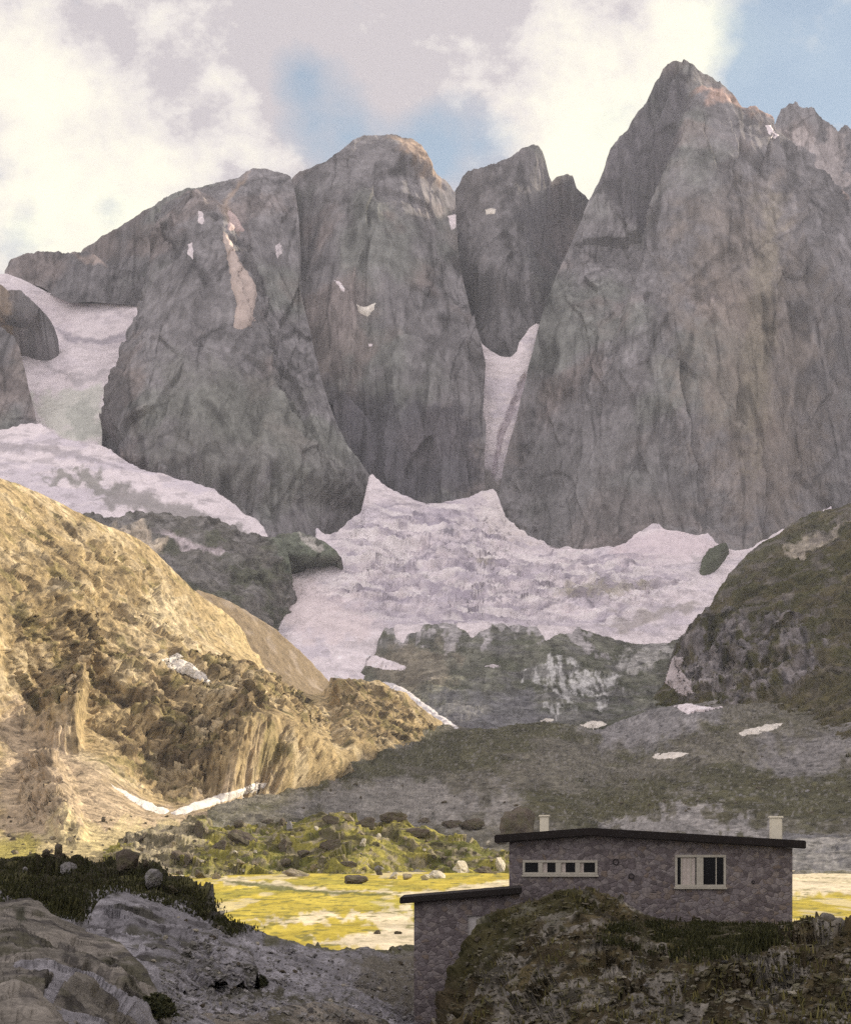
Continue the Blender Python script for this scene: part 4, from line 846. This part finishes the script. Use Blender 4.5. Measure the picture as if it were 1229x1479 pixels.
for a in [
    (281,294,1182,1213,R_dark,'tall pointed dark boulder on the left part of the mound'),
    (291,306,1192,1208,R_tan,'tan boulder lit by the sun right beside the tall pointed one'),
    (336,354,1182,1197,R_dark,'dark boulder on the mound crest right of the tall pointed one'),
    (328,370,1197,1224,R_dark,'biggest dark mossy boulder on the mound, left of its middle'),
    (306,330,1212,1228,R_dark,'dark boulder touching the lower left of the biggest mossy one'),
    (377,394,1182,1191,R_dark,'low dark boulder on the mound crest just left of two grey ones'),
    (402,415,1181,1195,R_dark,'dark half of a pair of boulders on the mound crest'),
    (411,427,1186,1202,R_grey,'light grey half of a pair of boulders on the mound crest'),
    (196,217,1201,1217,R_dark,'dark boulder on pale gravel at the far left end of the mound'),
    (178,188,1210,1219,R_dark,'small dark stone left of the mound on pale gravel'),
    (240,259,1212,1225,R_tan,'tan boulder on the gravelly left flank of the mound'),
    (243,270,1228,1246,R_dark,'long dark boulder on the left foot of the mound'),
    (264,283,1230,1248,R_dark,'dark boulder leaning on the long one at the left foot'),
    (277,300,1254,1271,R_dark,'dark boulder at the left corner where mound meets plain'),
    (308,322,1260,1271,R_tan,'small tan boulder at the mound foot near the gravel streak'),
    (259,268,1262,1270,R_pale,'small pale stone at the left mound foot'),
    (427,449,1227,1241,R_dark,'round dark boulder in the centre of the mound face'),
    (398,425,1237,1254,R_dark,'dark boulder below and left of the round central one'),
    (404,447,1251,1268,R_tan,'wide low tan boulder at the centre foot of the mound'),
    (399,417,1210,1231,R_dark,'upright dark boulder on the mound face above the centre'),
    (361,376,1242,1251,R_tan,'small tan boulder low on the mound left of centre'),
    (338,354,1239,1249,R_tan,'small tan boulder next to another, nearer the left end'),
    (466,492,1176,1191,R_dark,'dark boulder on the crest right of a pale gap'),
    (494,512,1173,1188,R_tan,'sunlit tan boulder on the crest between two dark ones'),
    (513,544,1178,1197,R_dark,'broad dark boulder below the crest, right of the tan one'),
    (551,586,1171,1186,R_dark,'wide flat dark boulder on the highest part of the crest'),
    (582,624,1195,1213,R_dark,'wide brown wedge boulder on the green right shoulder'),
    (463,495,1210,1229,R_dark,'dark wedge boulder halfway down the mound, right of centre'),
    (517,531,1210,1224,R_pale,'pale boulder standing on the green middle slope'),
    (539,553,1243,1261,R_grey,'upright grey stone in the dark green hollow'),
    (490,514,1242,1254,R_dark,'low dark boulder left of the upright grey stone'),
    (444,465,1247,1261,R_tan,'tan boulder at the foot, left of the dark one on the plain'),
    (496,529,1261,1279,R_dark,'large dark boulder lying on the edge of the plain'),
    (559,578,1259,1271,R_pale,'first pale boulder of the row along the right foot'),
    (576,597,1261,1272,R_tan,'low tan boulder in the row along the right foot'),
    (605,619,1259,1273,R_pale,'narrow pale boulder in the row along the right foot'),
    (619,644,1249,1271,R_pale,'big pale grey boulder in the row along the right foot'),
    (648,680,1242,1263,R_pale,'biggest pale yellow boulder near the right end of the mound'),
    (710,735,1237,1262,R_pale,'round pale boulder just left of the hut wall'),
    (680,712,1250,1263,R_dark,'low boulder added as dark shade between pale ones near the hut'),  # dark rock added where there is only shade
    (700,708,1212,1222,R_pale,'tiny pale stone above the round pale boulder'),
    (712,734,1205,1222,R_dark,'dark rock beside the hut roof edge'),
    (640,668,1182,1198,R_dark,'dark rock behind the right shoulder of the mound, left one'),
    (664,700,1180,1202,R_dark,'dark rock behind the right shoulder of the mound, right one'),
    (600,622,1180,1190,R_dark,'dark rock behind the crest above the brown wedge boulder'),
    ]:
    boulder(*a[:4], [mo, va, gr, lh], a[4], a[5], GM)
dome = boulder(724,774,1160,1214, [va, gr, mo], R_dark, 'big dark domed rock rising behind the left end of the hut roof', None, tilt=.05)
for k in range(66):
    r = random.Random(900+k); x = r.uniform(170, 715); f = r.random(); top = np.interp(x, [150,285,450,600,715], [1218,1188,1184,1196,1228])
    y = top+8+(1268-top-8)*f; s = r.uniform(3., 7.5)
    boulder(x, x+s*1.4, y-s, y, [mo, va, gr, lh], r.choice((R_dark, R_tan, R_tan, R_pale)), 'small stone scattered over the grassy mound and its foot', 'small stones on the mound', name='stone', cat='stone')
for k in range(42):
    r = random.Random(1900+k); x = r.uniform(0, 300); y = r.uniform(1180, 1240); s = r.uniform(3, 8)
    boulder(x, x+s*1.5, y-s, y, [lh, va, mo, gr], r.choice((R_dark, R_tan, R_tan)), 'small stone on the sunlit ground at the foot of the golden hill', 'stones below the golden hill', name='stone', cat='stone')
for k in range(45):
    r = random.Random(2900+k); x = r.uniform(420, 1225); y = r.triangular(1075, 1185, 1150); s = r.uniform(2., 5.)
    boulder(x, x+s*1.6, y-s, y, [va], r.choice((R_dark, R_grey, R_dark)), 'small boulder lying on the shaded valley scree', 'boulders on the valley scree', name='stone', cat='stone')
GP = 'stones on the plain'
for a in [(538,550,1343,1350,R_dark,'dark stone on the pale gravel of the plain, left one of two'), (570,580,1344,1350,R_dark,'dark stone on the pale gravel of the plain, right one of two')]:
    boulder(*a[:4], [gr, fg], a[4], a[5], GP, name='stone', cat='stone')
GK = 'boulders along the grassy knoll'
for a in [
    (160,206,1226,1262,R_dark,'large slanted dark boulder on the edge of the grassy knoll'),
    (198,239,1255,1286,R_grey,'large rounded grey boulder below the slanted one'),
    (206,220,1240,1258,R_dark,'small dark stone standing on the rounded grey boulder'),
    (238,260,1277,1293,R_dark,'dark stone at the tip of the knoll right of the rounded boulder'),
    (72,97,1216,1241,R_dark,'rounded dark boulder on the crest of the knoll at far left'),
    (58,76,1226,1241,R_dark,'low dark boulder left of the rounded one on the knoll crest'),
    (84,116,1245,1266,R_grey,'pale grey rock showing through the dark grass of the knoll'),
    (29,41,1252,1262,R_grey,'small pale rock in the dark grass near the left edge'),
    ]:
    boulder(*a[:4], [fg], a[4], a[5], GK)
for k in range(80):
    r = random.Random(3900+k); x = r.uniform(215, 590) if k < 58 else r.uniform(250, 400); y = r.uniform(1352, 1465) if k < 58 else r.uniform(1310, 1360); s = r.uniform(2.5, 7.5)
    boulder(x, x+s*1.5, y-s, y, [fg, s2, s3], r.choice((R_grey, R_grey, R_pale, R_dark)), 'loose stone on the gravel between the rock slabs and the hut', 'loose stones on the gravel', name='stone', cat='stone')
for k in range(62):
    r = random.Random(4900+k); x = r.uniform(690, 1229); y = r.triangular(1385, 1490, 1460); s = r.uniform(3., 9)
    boulder(x, x+s*1.6, y-s, y, [bk], r.choice((R_grey, R_grey, R_dark, R_pale)), 'stone half sunk in the mossy bank before the hut', 'stones in the mossy bank', name='stone', cat='stone')

def rubble(name, n, box, poly, bodies, size, mat, label, seed):
    """loose stones too many to count: one mesh of small angular rocks lying on the ground"""
    src = rock_mesh('pebble', seed, mat, 1, .7); sv = np.array([list(v.co) for v in src.vertices]); sf = [tuple(p.vertices) for p in src.polygons]; bpy.data.meshes.remove(src)
    r = random.Random(seed); V = []; Fc = []
    for p in scatter(n, box, poly, bodies, seed):
        z = size*r.choice((.5, .7, 1., 1.6))*r.uniform(.6, 1.3); R = np.array(Matrix.Rotation(r.uniform(0, 6.28), 3, 'Z') @ Matrix.Rotation(r.gauss(0, .4), 3, 'X')); k = len(V)
        q = (sv*np.array([r.uniform(.8, 1.6), r.uniform(.7, 1.2), r.uniform(.6, 1.1)])*z) @ R.T+np.array(p); V += q.tolist(); Fc += [tuple(t+k for t in f) for f in sf]
    me = bpy.data.meshes.new(name); me.from_pydata(V, [], Fc); me.materials.append(mat)
    return tag(link(bpy.data.objects.new(name, me)), label, 'gravel', kind='stuff')
# ---------------------------------------------------------------- grass and shrubs
def leaf_mat(name, a, b):
    m = NT(name); g = m.N.new('ShaderNodeNewGeometry')
    c = m.mix(g.outputs['Random Per Island'], tuple(a), tuple(b)); m.L(c, m.b.inputs['Base Color']); m.b.inputs['Roughness'].default_value = .8
    m.b.inputs['Specular IOR Level'].default_value = .2; return m.m
M_grass = leaf_mat('grass_blades', (.05,.05,.015), (.16,.14,.05)); M_dgrass = leaf_mat('dark_grass_blades', (.018,.02,.007), (.055,.055,.018)); M_shrub = leaf_mat('shrub_leaves', (.012,.016,.007), (.05,.05,.02))
def blades(name, pts, mat, hgt, wid, per, spread, label, cat='grass'):
    V, Fc = [], []
    for p in pts:
        for _ in range(per):
            b = p+Vector((random.gauss(0, spread), random.gauss(0, spread), 0)); a = random.uniform(0, 6.28); h = hgt*random.uniform(.5, 1.4)
            w = Vector((math.cos(a), math.sin(a), 0))*wid; t = b+Vector((random.gauss(0, .45), random.gauss(0, .45), 1))*h
            m = b.lerp(t, .55)+Vector((0, 0, h*.12)); n = len(V)
            V += [b-w+Vector((0, 0, -.05)), b+w+Vector((0, 0, -.05)), m+w*.7, m-w*.7, t]
            Fc += [(n, n+1, n+2, n+3), (n+3, n+2, n+4)]
    me = bpy.data.meshes.new(name); me.from_pydata(V, [], Fc); me.materials.append(mat)
    return tag(link(bpy.data.objects.new(name, me)), label, cat, kind='stuff')
def scatter(n, box, poly, bodies, seed, dens=None):
    r = random.Random(seed); out = []
    X = np.array([r.uniform(box[0], box[1]) for _ in range(n)]); Y = np.array([r.uniform(box[2], box[3]) for _ in range(n)])
    S = sdist(X, Y, poly)
    for x, y, s in zip(X, Y, S):
        if s < 0: continue
        h = cast(x, y, bodies)
        if h is None: continue
        if dens is not None and float(fbm(np.array([list(h[0])]), dens, 3, .6)[0]) < -.02: continue
        out.append(h[0])
    return out
rubble('gravel', 3800, (190,640,1318,1475), [(230,1400),(300,1335),(380,1362),(600,1376),(620,1440),(600,1479),(240,1479)], [fg, s2, s3], .09, R_grey, 'grey gravel spread between the rock slabs and the hut', 5)
BANK = [(640,1480),(690,1345),(740,1310),(830,1279),(900,1292),(960,1326),(1140,1331),(1180,1324),(1240,1336),(1240,1490),(640,1490)]
rubble('rubble', 3600, (640,1240,1285,1485), BANK, [bk], .07, R_moss, 'small mossy rubble covering the bank in front of the hut', 8)
blades('grass', scatter(1100, (640,1240,1278,1485), BANK, [bk], 1, 1.8), M_grass, .10, .016, 4, .12, 'short olive grass and moss over the bank in front of the hut')
blades('grass', scatter(7000, (840,1160,1322,1400), HOLLOW, [bk], 2, 1.1), M_dgrass, .10, .02, 5, .12, 'long grass, darkened for shade, in the hollow against the hut wall')
blades('grass', scatter(5000, (-20,390,1232,1350), [(-20,1240),(205,1236),(300,1292),(380,1345),(330,1350),(270,1318),(200,1300),(140,1300),(120,1335),(60,1318),(-20,1312)], [fg], 3), M_dgrass, .085, .03, 5, .2, 'dark low grass covering the shaded knoll at the left')
def shrub(x0, x1, y0, y1, bodies, label):
    h = cast((x0+x1)/2, y1-1, bodies); D = h[0].y; w = (x1-x0)/2/F*D; z = (y1-y0)/F*D
    root = bpy.data.objects.new('shrub', None); link(root); root.location = h[0]; V, Fc = [], []; r = random.Random(int(x0))
    for _ in range(1500):
        d = Vector((r.gauss(0, 1), r.gauss(0, 1), abs(r.gauss(0, 1)))).normalized()*(r.random()**.4)
        p = Vector((d.x*w*(1+.3*math.sin(5*d.y+3*d.z)), d.y*w, d.z*z)); a = Vector((r.gauss(0, 1), r.gauss(0, 1), r.gauss(0, 1))).normalized(); b = a.orthogonal().normalized()
        s = .05*r.uniform(.6, 1.3); n = len(V); V += [p-a*s, p+b*s*.5, p+a*s, p-b*s*.5]; Fc.append((n, n+1, n+2, n+3))
    me = bpy.data.meshes.new('foliage'); me.from_pydata(V, [], Fc); me.materials.append(M_shrub); link(bpy.data.objects.new('foliage', me), root)
    return tag(root, label, 'shrub', 'low dark shrubs among the rocks')
shrub(203,252,1434,1470,[fg, s1, s3],'dark low shrub between the two pale slabs at the bottom left')
shrub(366,386,1409,1425,[fg],'small dark shrub alone on the gravel')

# ---------------------------------------------------------------- the stone hut
def stone_mat():
    m = NT('rubble_masonry'); tc = m.N.new('ShaderNodeTexCoord'); mp = m.n('ShaderNodeMapping', Scale=(5.4, 5.4, 7.)); m.L(tc.outputs['Object'], mp.inputs['Vector'])
    ns = m.n('ShaderNodeTexNoise', Scale=1.3, Detail=3.); m.L(mp.outputs['Vector'], ns.inputs['Vector'])
    v = m.mix(.12, (0, 0, 0), (0, 0, 0)); mixn = v.node; m.L(mp.outputs['Vector'], mixn.inputs[6]); m.L(ns.outputs['Color'], mixn.inputs[7])
    ce = m.n('ShaderNodeTexVoronoi', Scale=1.); de = m.n('ShaderNodeTexVoronoi', feature='DISTANCE_TO_EDGE', Scale=1.)
    m.L(v, ce.inputs['Vector']); m.L(v, de.inputs['Vector'])
    sep = m.N.new('ShaderNodeSeparateColor'); m.L(ce.outputs['Color'], sep.inputs['Color'])
    c = m.ramp(sep.outputs[0], [(0., (.12,.103,.105)), (.3, (.165,.14,.145)), (.55, (.215,.19,.195)), (.8, (.25,.22,.215)), (1., (.19,.15,.125))])
    g = m.noise(tc.outputs['Object'], 9., 6, .7); c = m.mix(1., c, m.ramp(g, [(.3, .65), (.7, 1.35)]), 'MULTIPLY')
    j = m.ramp(de.outputs['Distance'], [(.02, 1.), (.07, 0.)]); c = m.mix(m.math('MULTIPLY', j, .35), c, (.16,.14,.14))
    m.L(c, m.b.inputs['Base Color']); m.b.inputs['Roughness'].default_value = .95; m.b.inputs['Specular IOR Level'].default_value = .1
    h = m.math('ADD', m.ramp(de.outputs['Distance'], [(.0, 0.), (.12, 1.)]), m.math('MULTIPLY', g, .5)); m.L(m.bump(h, .55, .04), m.b.inputs['Normal'])
    return m.m
M_stone = stone_mat(); M_roof = plain_mat('roof_felt', (.022,.018,.017), .9, .3, .4); M_frame = plain_mat('cream_paint', (.44,.41,.35), .6, .15, .2); M_chim = plain_mat('pale_render', (.78,.72,.58), .9, .12, .3)
M_curt = plain_mat('curtain_cloth', (.50,.44,.40), .9, .2, .15); M_void = plain_mat('dark_pipe', (.012,.011,.012), .9, .2, .1); M_door = plain_mat('pale_door', (.50,.47,.46), .6, .12, .4)
def glass():
    m = NT('dark_glass'); m.b.inputs['Base Color'].default_value = (.006,.006,.008, 1); m.b.inputs['Roughness'].default_value = .25; m.b.inputs['Specular IOR Level'].default_value = .12; return m.m
M_glass = glass()
def bm_obj(name, bm, mat, parent, bev=0.):
    if bev: bmesh.ops.bevel(bm, geom=bm.edges[:], offset=bev, segments=2, affect='EDGES', clamp_overlap=True)
    bmesh.ops.recalc_face_normals(bm, faces=bm.faces); me = bpy.data.meshes.new(name); bm.to_mesh(me); bm.free(); me.materials.append(mat)
    return link(bpy.data.objects.new(name, me), parent)
def add_box(bm, x0, x1, y0, y1, z0, z1):
    v = [bm.verts.new((x, y, z)) for x in (x0, x1) for y in (y0, y1) for z in (z0, z1)]
    for f in ((0,1,3,2),(4,6,7,5),(0,4,5,1),(2,3,7,6),(0,2,6,4),(1,5,7,3)): bm.faces.new([v[i] for i in f])
def wall_with_holes(xs, zs, holes, top, y, depth):
    """front wall with real openings: a grid of stone panels, thickness and reveals"""
    bm = bmesh.new(); n = len(zs); g = {}
    for s, yy in enumerate((y, y+depth)):
        for i, x in enumerate(xs):
            for k, z in enumerate(zs): g[i, k, s] = bm.verts.new((x, yy, top(x) if k == n-1 else z))
    solid = lambda i, k: 0 <= i < len(xs)-1 and 0 <= k < n-1 and (i, k) not in holes
    for i in range(len(xs)-1):
        for k in range(n-1):
            if not solid(i, k): continue
            for s in (0, 1): bm.faces.new([g[i, k, s], g[i+1, k, s], g[i+1, k+1, s], g[i, k+1, s]])
            for (di, dk, a, b) in ((-1, 0, (i, k), (i, k+1)), (1, 0, (i+1, k), (i+1, k+1)), (0, -1, (i, k), (i+1, k)), (0, 1, (i, k+1), (i+1, k+1))):
                if not solid(i+di, k+dk): bm.faces.new([g[(*a, 0)], g[(*b, 0)], g[(*b, 1)], g[(*a, 1)]])
    return bm
hut = bpy.data.objects.new('stone_hut', None); link(hut)
hut.location = (2.92, 70., -4.2); hut.rotation_euler = (0, 0, math.radians(-4))
tag(hut, 'low stone hut with flat dark roof, cream windows and lower left wing', 'hut')
W, AP, DEP = 9.8, 2.8, 6.2
top = lambda x: 3.80+(x/AP)*.22 if x < AP else 4.02-(x-AP)/(W-AP)*.42
xs = [0, .47, 3.08, 5.76, 7.52, W]; xs = sorted(set(xs+[AP])); zs = [-1.6, 2.25, 2.67, 3.17, 3.36, 9]
iz = {z: i for i, z in enumerate(zs)}; ix = {x: i for i, x in enumerate(xs)}
holes = {(i, iz[2.67]) for i in range(ix[.47], ix[3.08])} | {(ix[5.76], k) for k in range(iz[2.25], iz[3.36])}
wb = wall_with_holes(xs, zs, holes, top, 0, .42)
def box_top(bm, x0, x1, y0, y1, z0):
    v = [bm.verts.new((x, y, z)) for x in (x0, x1) for y in (y0, y1) for z in (z0, top(x))]
    for f in ((0,1,3,2),(4,6,7,5),(0,4,5,1),(2,3,7,6),(0,2,6,4),(1,5,7,3)): bm.faces.new([v[i] for i in f])
box_top(wb, 0, .42, .42, DEP, -1.6); box_top(wb, W-.42, W, .42, DEP, -1.6); box_top(wb, .42, AP, DEP-.42, DEP, -1.6); box_top(wb, AP, W-.42, DEP-.42, DEP, -1.6)
wall = bm_obj('wall', wb, M_stone, hut)
fl = bmesh.new(); add_box(fl, .43, W-.43, .43, DEP-.43, 1.2, 1.35); bm_obj('floor', fl, M_void, hut)
rb = bmesh.new(); X = [-.50, AP, W+.42]; tz = [3.765, 4.02, 3.575]; v = []
for x, z in zip(X, tz):
    v.append([rb.verts.new((x, y, z+dz)) for y in (-.42, DEP+.4) for dz in (.005, .29)])
for a, b in ((0, 1), (1, 2)):
    for i, k in ((0, 1), (1, 3), (3, 2), (2, 0)): rb.faces.new([v[a][i], v[a][k], v[b][k], v[b][i]])
for e in (0, 2): rb.faces.new([v[e][i] for i in (0, 1, 3, 2)])
roof = bm_obj('roof', rb, M_roof, hut, .03)
for (x, y, w, z0, z1) in ((1.18, 4.6, .34, 3.6, 4.72), (9.56, 3.2, .42, 3.4, 4.66)):
    cb = bmesh.new(); add_box(cb, x-w/2, x+w/2, y-w/2, y+w/2, z0, z1); ch = bm_obj('chimney', cb, M_chim, hut, .02)
    cb = bmesh.new(); add_box(cb, x-w/2-.04, x+w/2+.04, y-w/2-.04, y+w/2+.04, z1+.003, z1+.07); bm_obj('chimney_cap', cb, M_chim, ch, .015)
def window(x0, x1, z0, z1, posts, curtains, bars=(), sill=True):
    fb = bmesh.new(); t = .065; y0, y1 = -.03, .13
    add_box(fb, x0-.02, x1+.02, y0, y1, z1-t, z1+.02); add_box(fb, x0-.02, x1+.02, y0, y1, z0-.02, z0+t)
    add_box(fb, x0-.02, x0+t, y0, y1, z0+t, z1-t); add_box(fb, x1-t, x1+.02, y0, y1, z0+t, z1-t)
    win = bm_obj('window', fb, M_frame, hut, .008)
    for p, w in posts:
        pb = bmesh.new(); add_box(pb, p-w/2, p+w/2, y0+.012, y1-.01, z0+t, z1-t); bm_obj('mullion', pb, M_frame, win, .006)
    ed = [x0+t]+[q for p, w in posts for q in (p-w/2, p+w/2)]+[x1-t]
    for a, b in zip(ed[::2], ed[1::2]):
        gb = bmesh.new(); add_box(gb, a+.001, b-.001, .06, .072, z0+t+.001, z1-t-.001); bm_obj('pane', gb, M_glass, win)
    for a, b in curtains:
        cb = bmesh.new(); n = max(int((b-a)/.045), 3); pr = None
        for i in range(n+1):
            x = a+(b-a)*i/n; yy = .042+.010*math.sin(i*1.9); q = (cb.verts.new((x, yy, z0+t)), cb.verts.new((x, yy, z1-t)), cb.verts.new((x, yy+.004, z1-t)), cb.verts.new((x, yy+.004, z0+t)))
            if pr:
                for m_ in range(4): cb.faces.new([pr[m_], pr[(m_+1) % 4], q[(m_+1) % 4], q[m_]])
            else: cb.faces.new(q)
            pr = q
        cb.faces.new(pr); bm_obj('curtain', cb, M_curt, win)
    for x, w in bars:
        pb = bmesh.new(); add_box(pb, x-w/2, x+w/2, .02, .055, z0+t+.002, z1-t-.002); bm_obj('glazing_bar', pb, M_frame, win)
    if sill:
        sb = bmesh.new(); add_box(sb, x0-.06, x1+.06, -.10, .10, z0-.09, z0-.022); bm_obj('sill', sb, M_frame, win, .01)
    return win
window(.49, 3.06, 2.685, 3.155, [(1.09, .15), (1.72, .20), (2.39, .17)], [(1.17, 1.33), (1.83, 1.97), (2.48, 2.60)])
window(5.78, 7.50, 2.265, 3.345, [(6.62, .24)], [(6.0, 6.46)], [(5.98, .04), (6.30, .05), (7.18, .035)])
for (x, z, r) in ((3.71, 3.12, .11), (4.25, 2.62, .10), (8.45, 2.42, .06)):
    pb = bmesh.new(); N_ = 20
    ring = [[pb.verts.new((x+q*math.cos(6.2832*i/N_), yy, z+q*math.sin(6.2832*i/N_))) for i in range(N_)] for q, yy in ((r, .05), (r, -.05), (r*.8, -.05), (r*.8, .03))]
    for a, b in zip(ring, ring[1:]):
        for i in range(N_): pb.faces.new([a[i], a[(i+1) % N_], b[(i+1) % N_], b[i]])
    pb.faces.new(ring[-1]); bm_obj('vent_pipe', pb, M_void, hut)
# lower wing, in the hut's frame but square to the camera side
wing = bpy.data.objects.new('wing', None); link(wing, hut)
wing.rotation_euler = (0, 0, math.radians(2.2))
wing.location = hut.rotation_euler.to_matrix().inverted() @ (Vector((-.385, 67.2, -7.4))-hut.location)
WX = 3.55
wtop = lambda x: 4.99+x*.085
xs2 = [0, 1.80, 2.70, WX]; zs2 = [-.4, 2.3, 4.55, 9]
ab = wall_with_holes(xs2, zs2, {(1, 1)}, wtop, 0, .4)
for (x0, x1, y0, y1) in ((0, .4, .4, 2.6), (WX-.4, WX, .4, 2.6), (.4, WX-.4, 2.2, 2.6)):
    v = [ab.verts.new((x, y, z)) for x in (x0, x1) for y in (y0, y1) for z in (-.4, wtop(x))]
    for f in ((0,1,3,2),(4,6,7,5),(0,4,5,1),(2,3,7,6),(0,2,6,4),(1,5,7,3)): ab.faces.new([v[i] for i in f])
bm_obj('wing_wall', ab, M_stone, wing)
rb = bmesh.new(); v = []
for x in (-.47, WX+.06):
    v.append([rb.verts.new((x, y, wtop(x)+dz)) for y in (-.36, 2.55) for dz in (.006, .22)])
for i, k in ((0, 1), (1, 3), (3, 2), (2, 0)): rb.faces.new([v[0][i], v[0][k], v[1][k], v[1][i]])
for e in (0, 1): rb.faces.new([v[e][i] for i in (0, 1, 3, 2)])
bm_obj('wing_roof', rb, M_roof, wing, .025)
db = bmesh.new(); add_box(db, 1.793, 2.707, .11, .17, 2.29, 4.556); bm_obj('door', db, M_door, wing, .012)

# ---------------------------------------------------------------- sky, sun, camera
def px_dir(px, py):
    return Vector(((px-CX)/F, 1, (HY-py)/F)).normalized()
hb = bmesh.new(); add_box(hb, -3500, 3500, -420, 7300, -140, 1500)
m = bpy.data.materials.new('mountain_air'); m.use_nodes = True; m.node_tree.nodes.clear()
pv = m.node_tree.nodes.new('ShaderNodeVolumePrincipled'); pv.inputs['Density'].default_value = HAZE; pv.inputs['Color'].default_value = (.78, .82, .96, 1); pv.inputs['Anisotropy'].default_value = .2
mo_ = m.node_tree.nodes.new('ShaderNodeOutputMaterial'); m.node_tree.links.new(pv.outputs[0], mo_.inputs['Volume'])
tag(bm_obj('haze', hb, m, None), 'thin pale blue air between the hut and the far faces', 'haze', kind='stuff')
w = bpy.data.worlds.new('World'); scene.world = w; w.use_nodes = True
nt = w.node_tree; nt.nodes.clear(); S = NT.__new__(NT); S.t = nt; S.N = nt.nodes; S.L = nt.links.new
sky = S.N.new('ShaderNodeTexSky'); sky.sky_type = 'NISHITA'; sky.sun_disc = False; sky.sun_elevation = SUN_EL; sky.sun_rotation = math.pi/2-SUN_AZ; sky.altitude = 2150; sky.air_density = 1.; sky.dust_density = 1.5
tc = S.N.new('ShaderNodeTexCoord'); dirv = tc.outputs['Generated']
def blob(px, py, r0, r1):
    d = S.n('ShaderNodeVectorMath', operation='DISTANCE'); S.L(dirv, d.inputs[0]); d.inputs[1].default_value = px_dir(px, py)
    mr = S.n('ShaderNodeMapRange'); mr.interpolation_type = 'SMOOTHSTEP'; S.L(d.outputs['Value'], mr.inputs['Value'])
    mr.inputs['From Min'].default_value = r0/F; mr.inputs['From Max'].default_value = r1/F; mr.inputs['To Min'].default_value = 1; mr.inputs['To Max'].default_value = 0
    return mr.outputs['Result']
mp = S.n('ShaderNodeMapping', Scale=(1, 1, 1.3)); S.L(dirv, mp.inputs['Vector']); dv = mp.outputs['Vector']
nA = S.noise(dv, 11., 8, .6); nB = S.noise(dv, 26., 8, .62); nC = S.noise(dv, 6., 5, .55)
# broken cloud: slightly more of it ahead, unseen cover behind raised for fill light
sepd = S.N.new('ShaderNodeSeparateXYZ'); S.L(dirv, sepd.inputs[0])
fwd = S.n('ShaderNodeMapRange'); S.L(sepd.outputs['Y'], fwd.inputs['Value']); fwd.inputs['From Min'].default_value = -.6; fwd.inputs['From Max'].default_value = .8; fwd.inputs['To Min'].default_value = .72; fwd.inputs['To Max'].default_value = .92
cov = S.math('ADD', fwd.outputs['Result'], S.math('MULTIPLY', S.math('SUBTRACT', nA, .5), 1.6))
for (x, y, r0, r1, amt) in ((475,175,20,120,.75), (425,100,5,60,.45), (660,205,30,115,.7), (600,215,10,80,.4), (1180,70,60,190,1.1), (1110,130,10,70,.45), (165,305,5,45,.35), (30,350,5,60,.3), (860,235,3,30,.0)):
    cov = S.math('SUBTRACT', cov, S.math('MULTIPLY', blob(x, y, r0, r1), amt))
cov = S.math('ADD', cov, S.math('MULTIPLY', S.math('SUBTRACT', nB, .5), .95))
cov = S.math('ADD', cov, S.math('MULTIPLY', blob(1130,135,4,30), .5))
cmask = S.ramp(cov, [(.02, .12), (.35, .5), (.80, 1.)])
brt = S.math('ADD', S.math('MULTIPLY', S.math('SUBTRACT', nB, .5), 2.0), S.math('MULTIPLY', S.math('SUBTRACT', nC, .5), 1.5))
for (x, y, r0, r1, amt) in ((90,270,20,230,.55), (890,120,30,220,.5), (860,235,10,120,.5), (1040,40,10,130,.4), (20,60,10,120,.3), (250,60,40,260,-.1)):
    brt = S.math('ADD', brt, S.math('MULTIPLY', blob(x, y, r0, r1), amt))
ccol = S.ramp(brt, [(-.0, (.50,.46,.475)), (.18, (.67,.625,.60)), (.5, (.82,.775,.67)), (.8, (.90,.875,.70))])
bg1 = S.n('ShaderNodeBackground', Strength=.145); bg2 = S.n('ShaderNodeBackground')
# unseen clouds behind the viewer are brightened to fill the shade ahead
bk_ = S.n('ShaderNodeMapRange'); S.L(sepd.outputs['Y'], bk_.inputs['Value']); bk_.inputs['From Min'].default_value = -.3; bk_.inputs['From Max'].default_value = .8; bk_.inputs['To Min'].default_value = 1.6; bk_.inputs['To Max'].default_value = .95
S.L(bk_.outputs['Result'], bg2.inputs['Strength'])
tint = S.mix(1., sky.outputs['Color'], (1.0, .92, .74), 'MULTIPLY')
S.L(tint, bg1.inputs['Color']); S.L(ccol, bg2.inputs['Color'])
ms = S.N.new('ShaderNodeMixShader'); S.L(cmask, ms.inputs['Fac']); S.L(bg1.outputs[0], ms.inputs[1]); S.L(bg2.outputs[0], ms.inputs[2])
out = S.N.new('ShaderNodeOutputWorld'); S.L(ms.outputs[0], out.inputs['Surface'])

sd = Vector((math.cos(SUN_EL)*math.cos(SUN_AZ), math.cos(SUN_EL)*math.sin(SUN_AZ), math.sin(SUN_EL)))
L = bpy.data.lights.new('Sun', 'SUN'); L.energy = 4.9; L.angle = math.radians(.5); L.color = (1, .88, .68)
lo = link(bpy.data.objects.new('Sun', L)); lo.rotation_euler = sd.to_track_quat('Z', 'Y').to_euler()
cam = bpy.data.cameras.new('Camera'); co = link(bpy.data.objects.new('Camera', cam)); scene.camera = co
co.rotation_euler = (math.radians(90), 0, 0)
cam.sensor_fit = 'VERTICAL'; cam.sensor_height = 36; cam.lens = 36*F/1479; cam.shift_y = (HY-739.5)/1479; cam.clip_start = 1; cam.clip_end = 20000
scene.view_settings.view_transform = 'Standard'; scene.view_settings.look = 'None'; scene.view_settings.exposure = 0.42
scene.cycles.max_bounces = 6; scene.cycles.diffuse_bounces = 3
scene.cycles.use_denoising = False
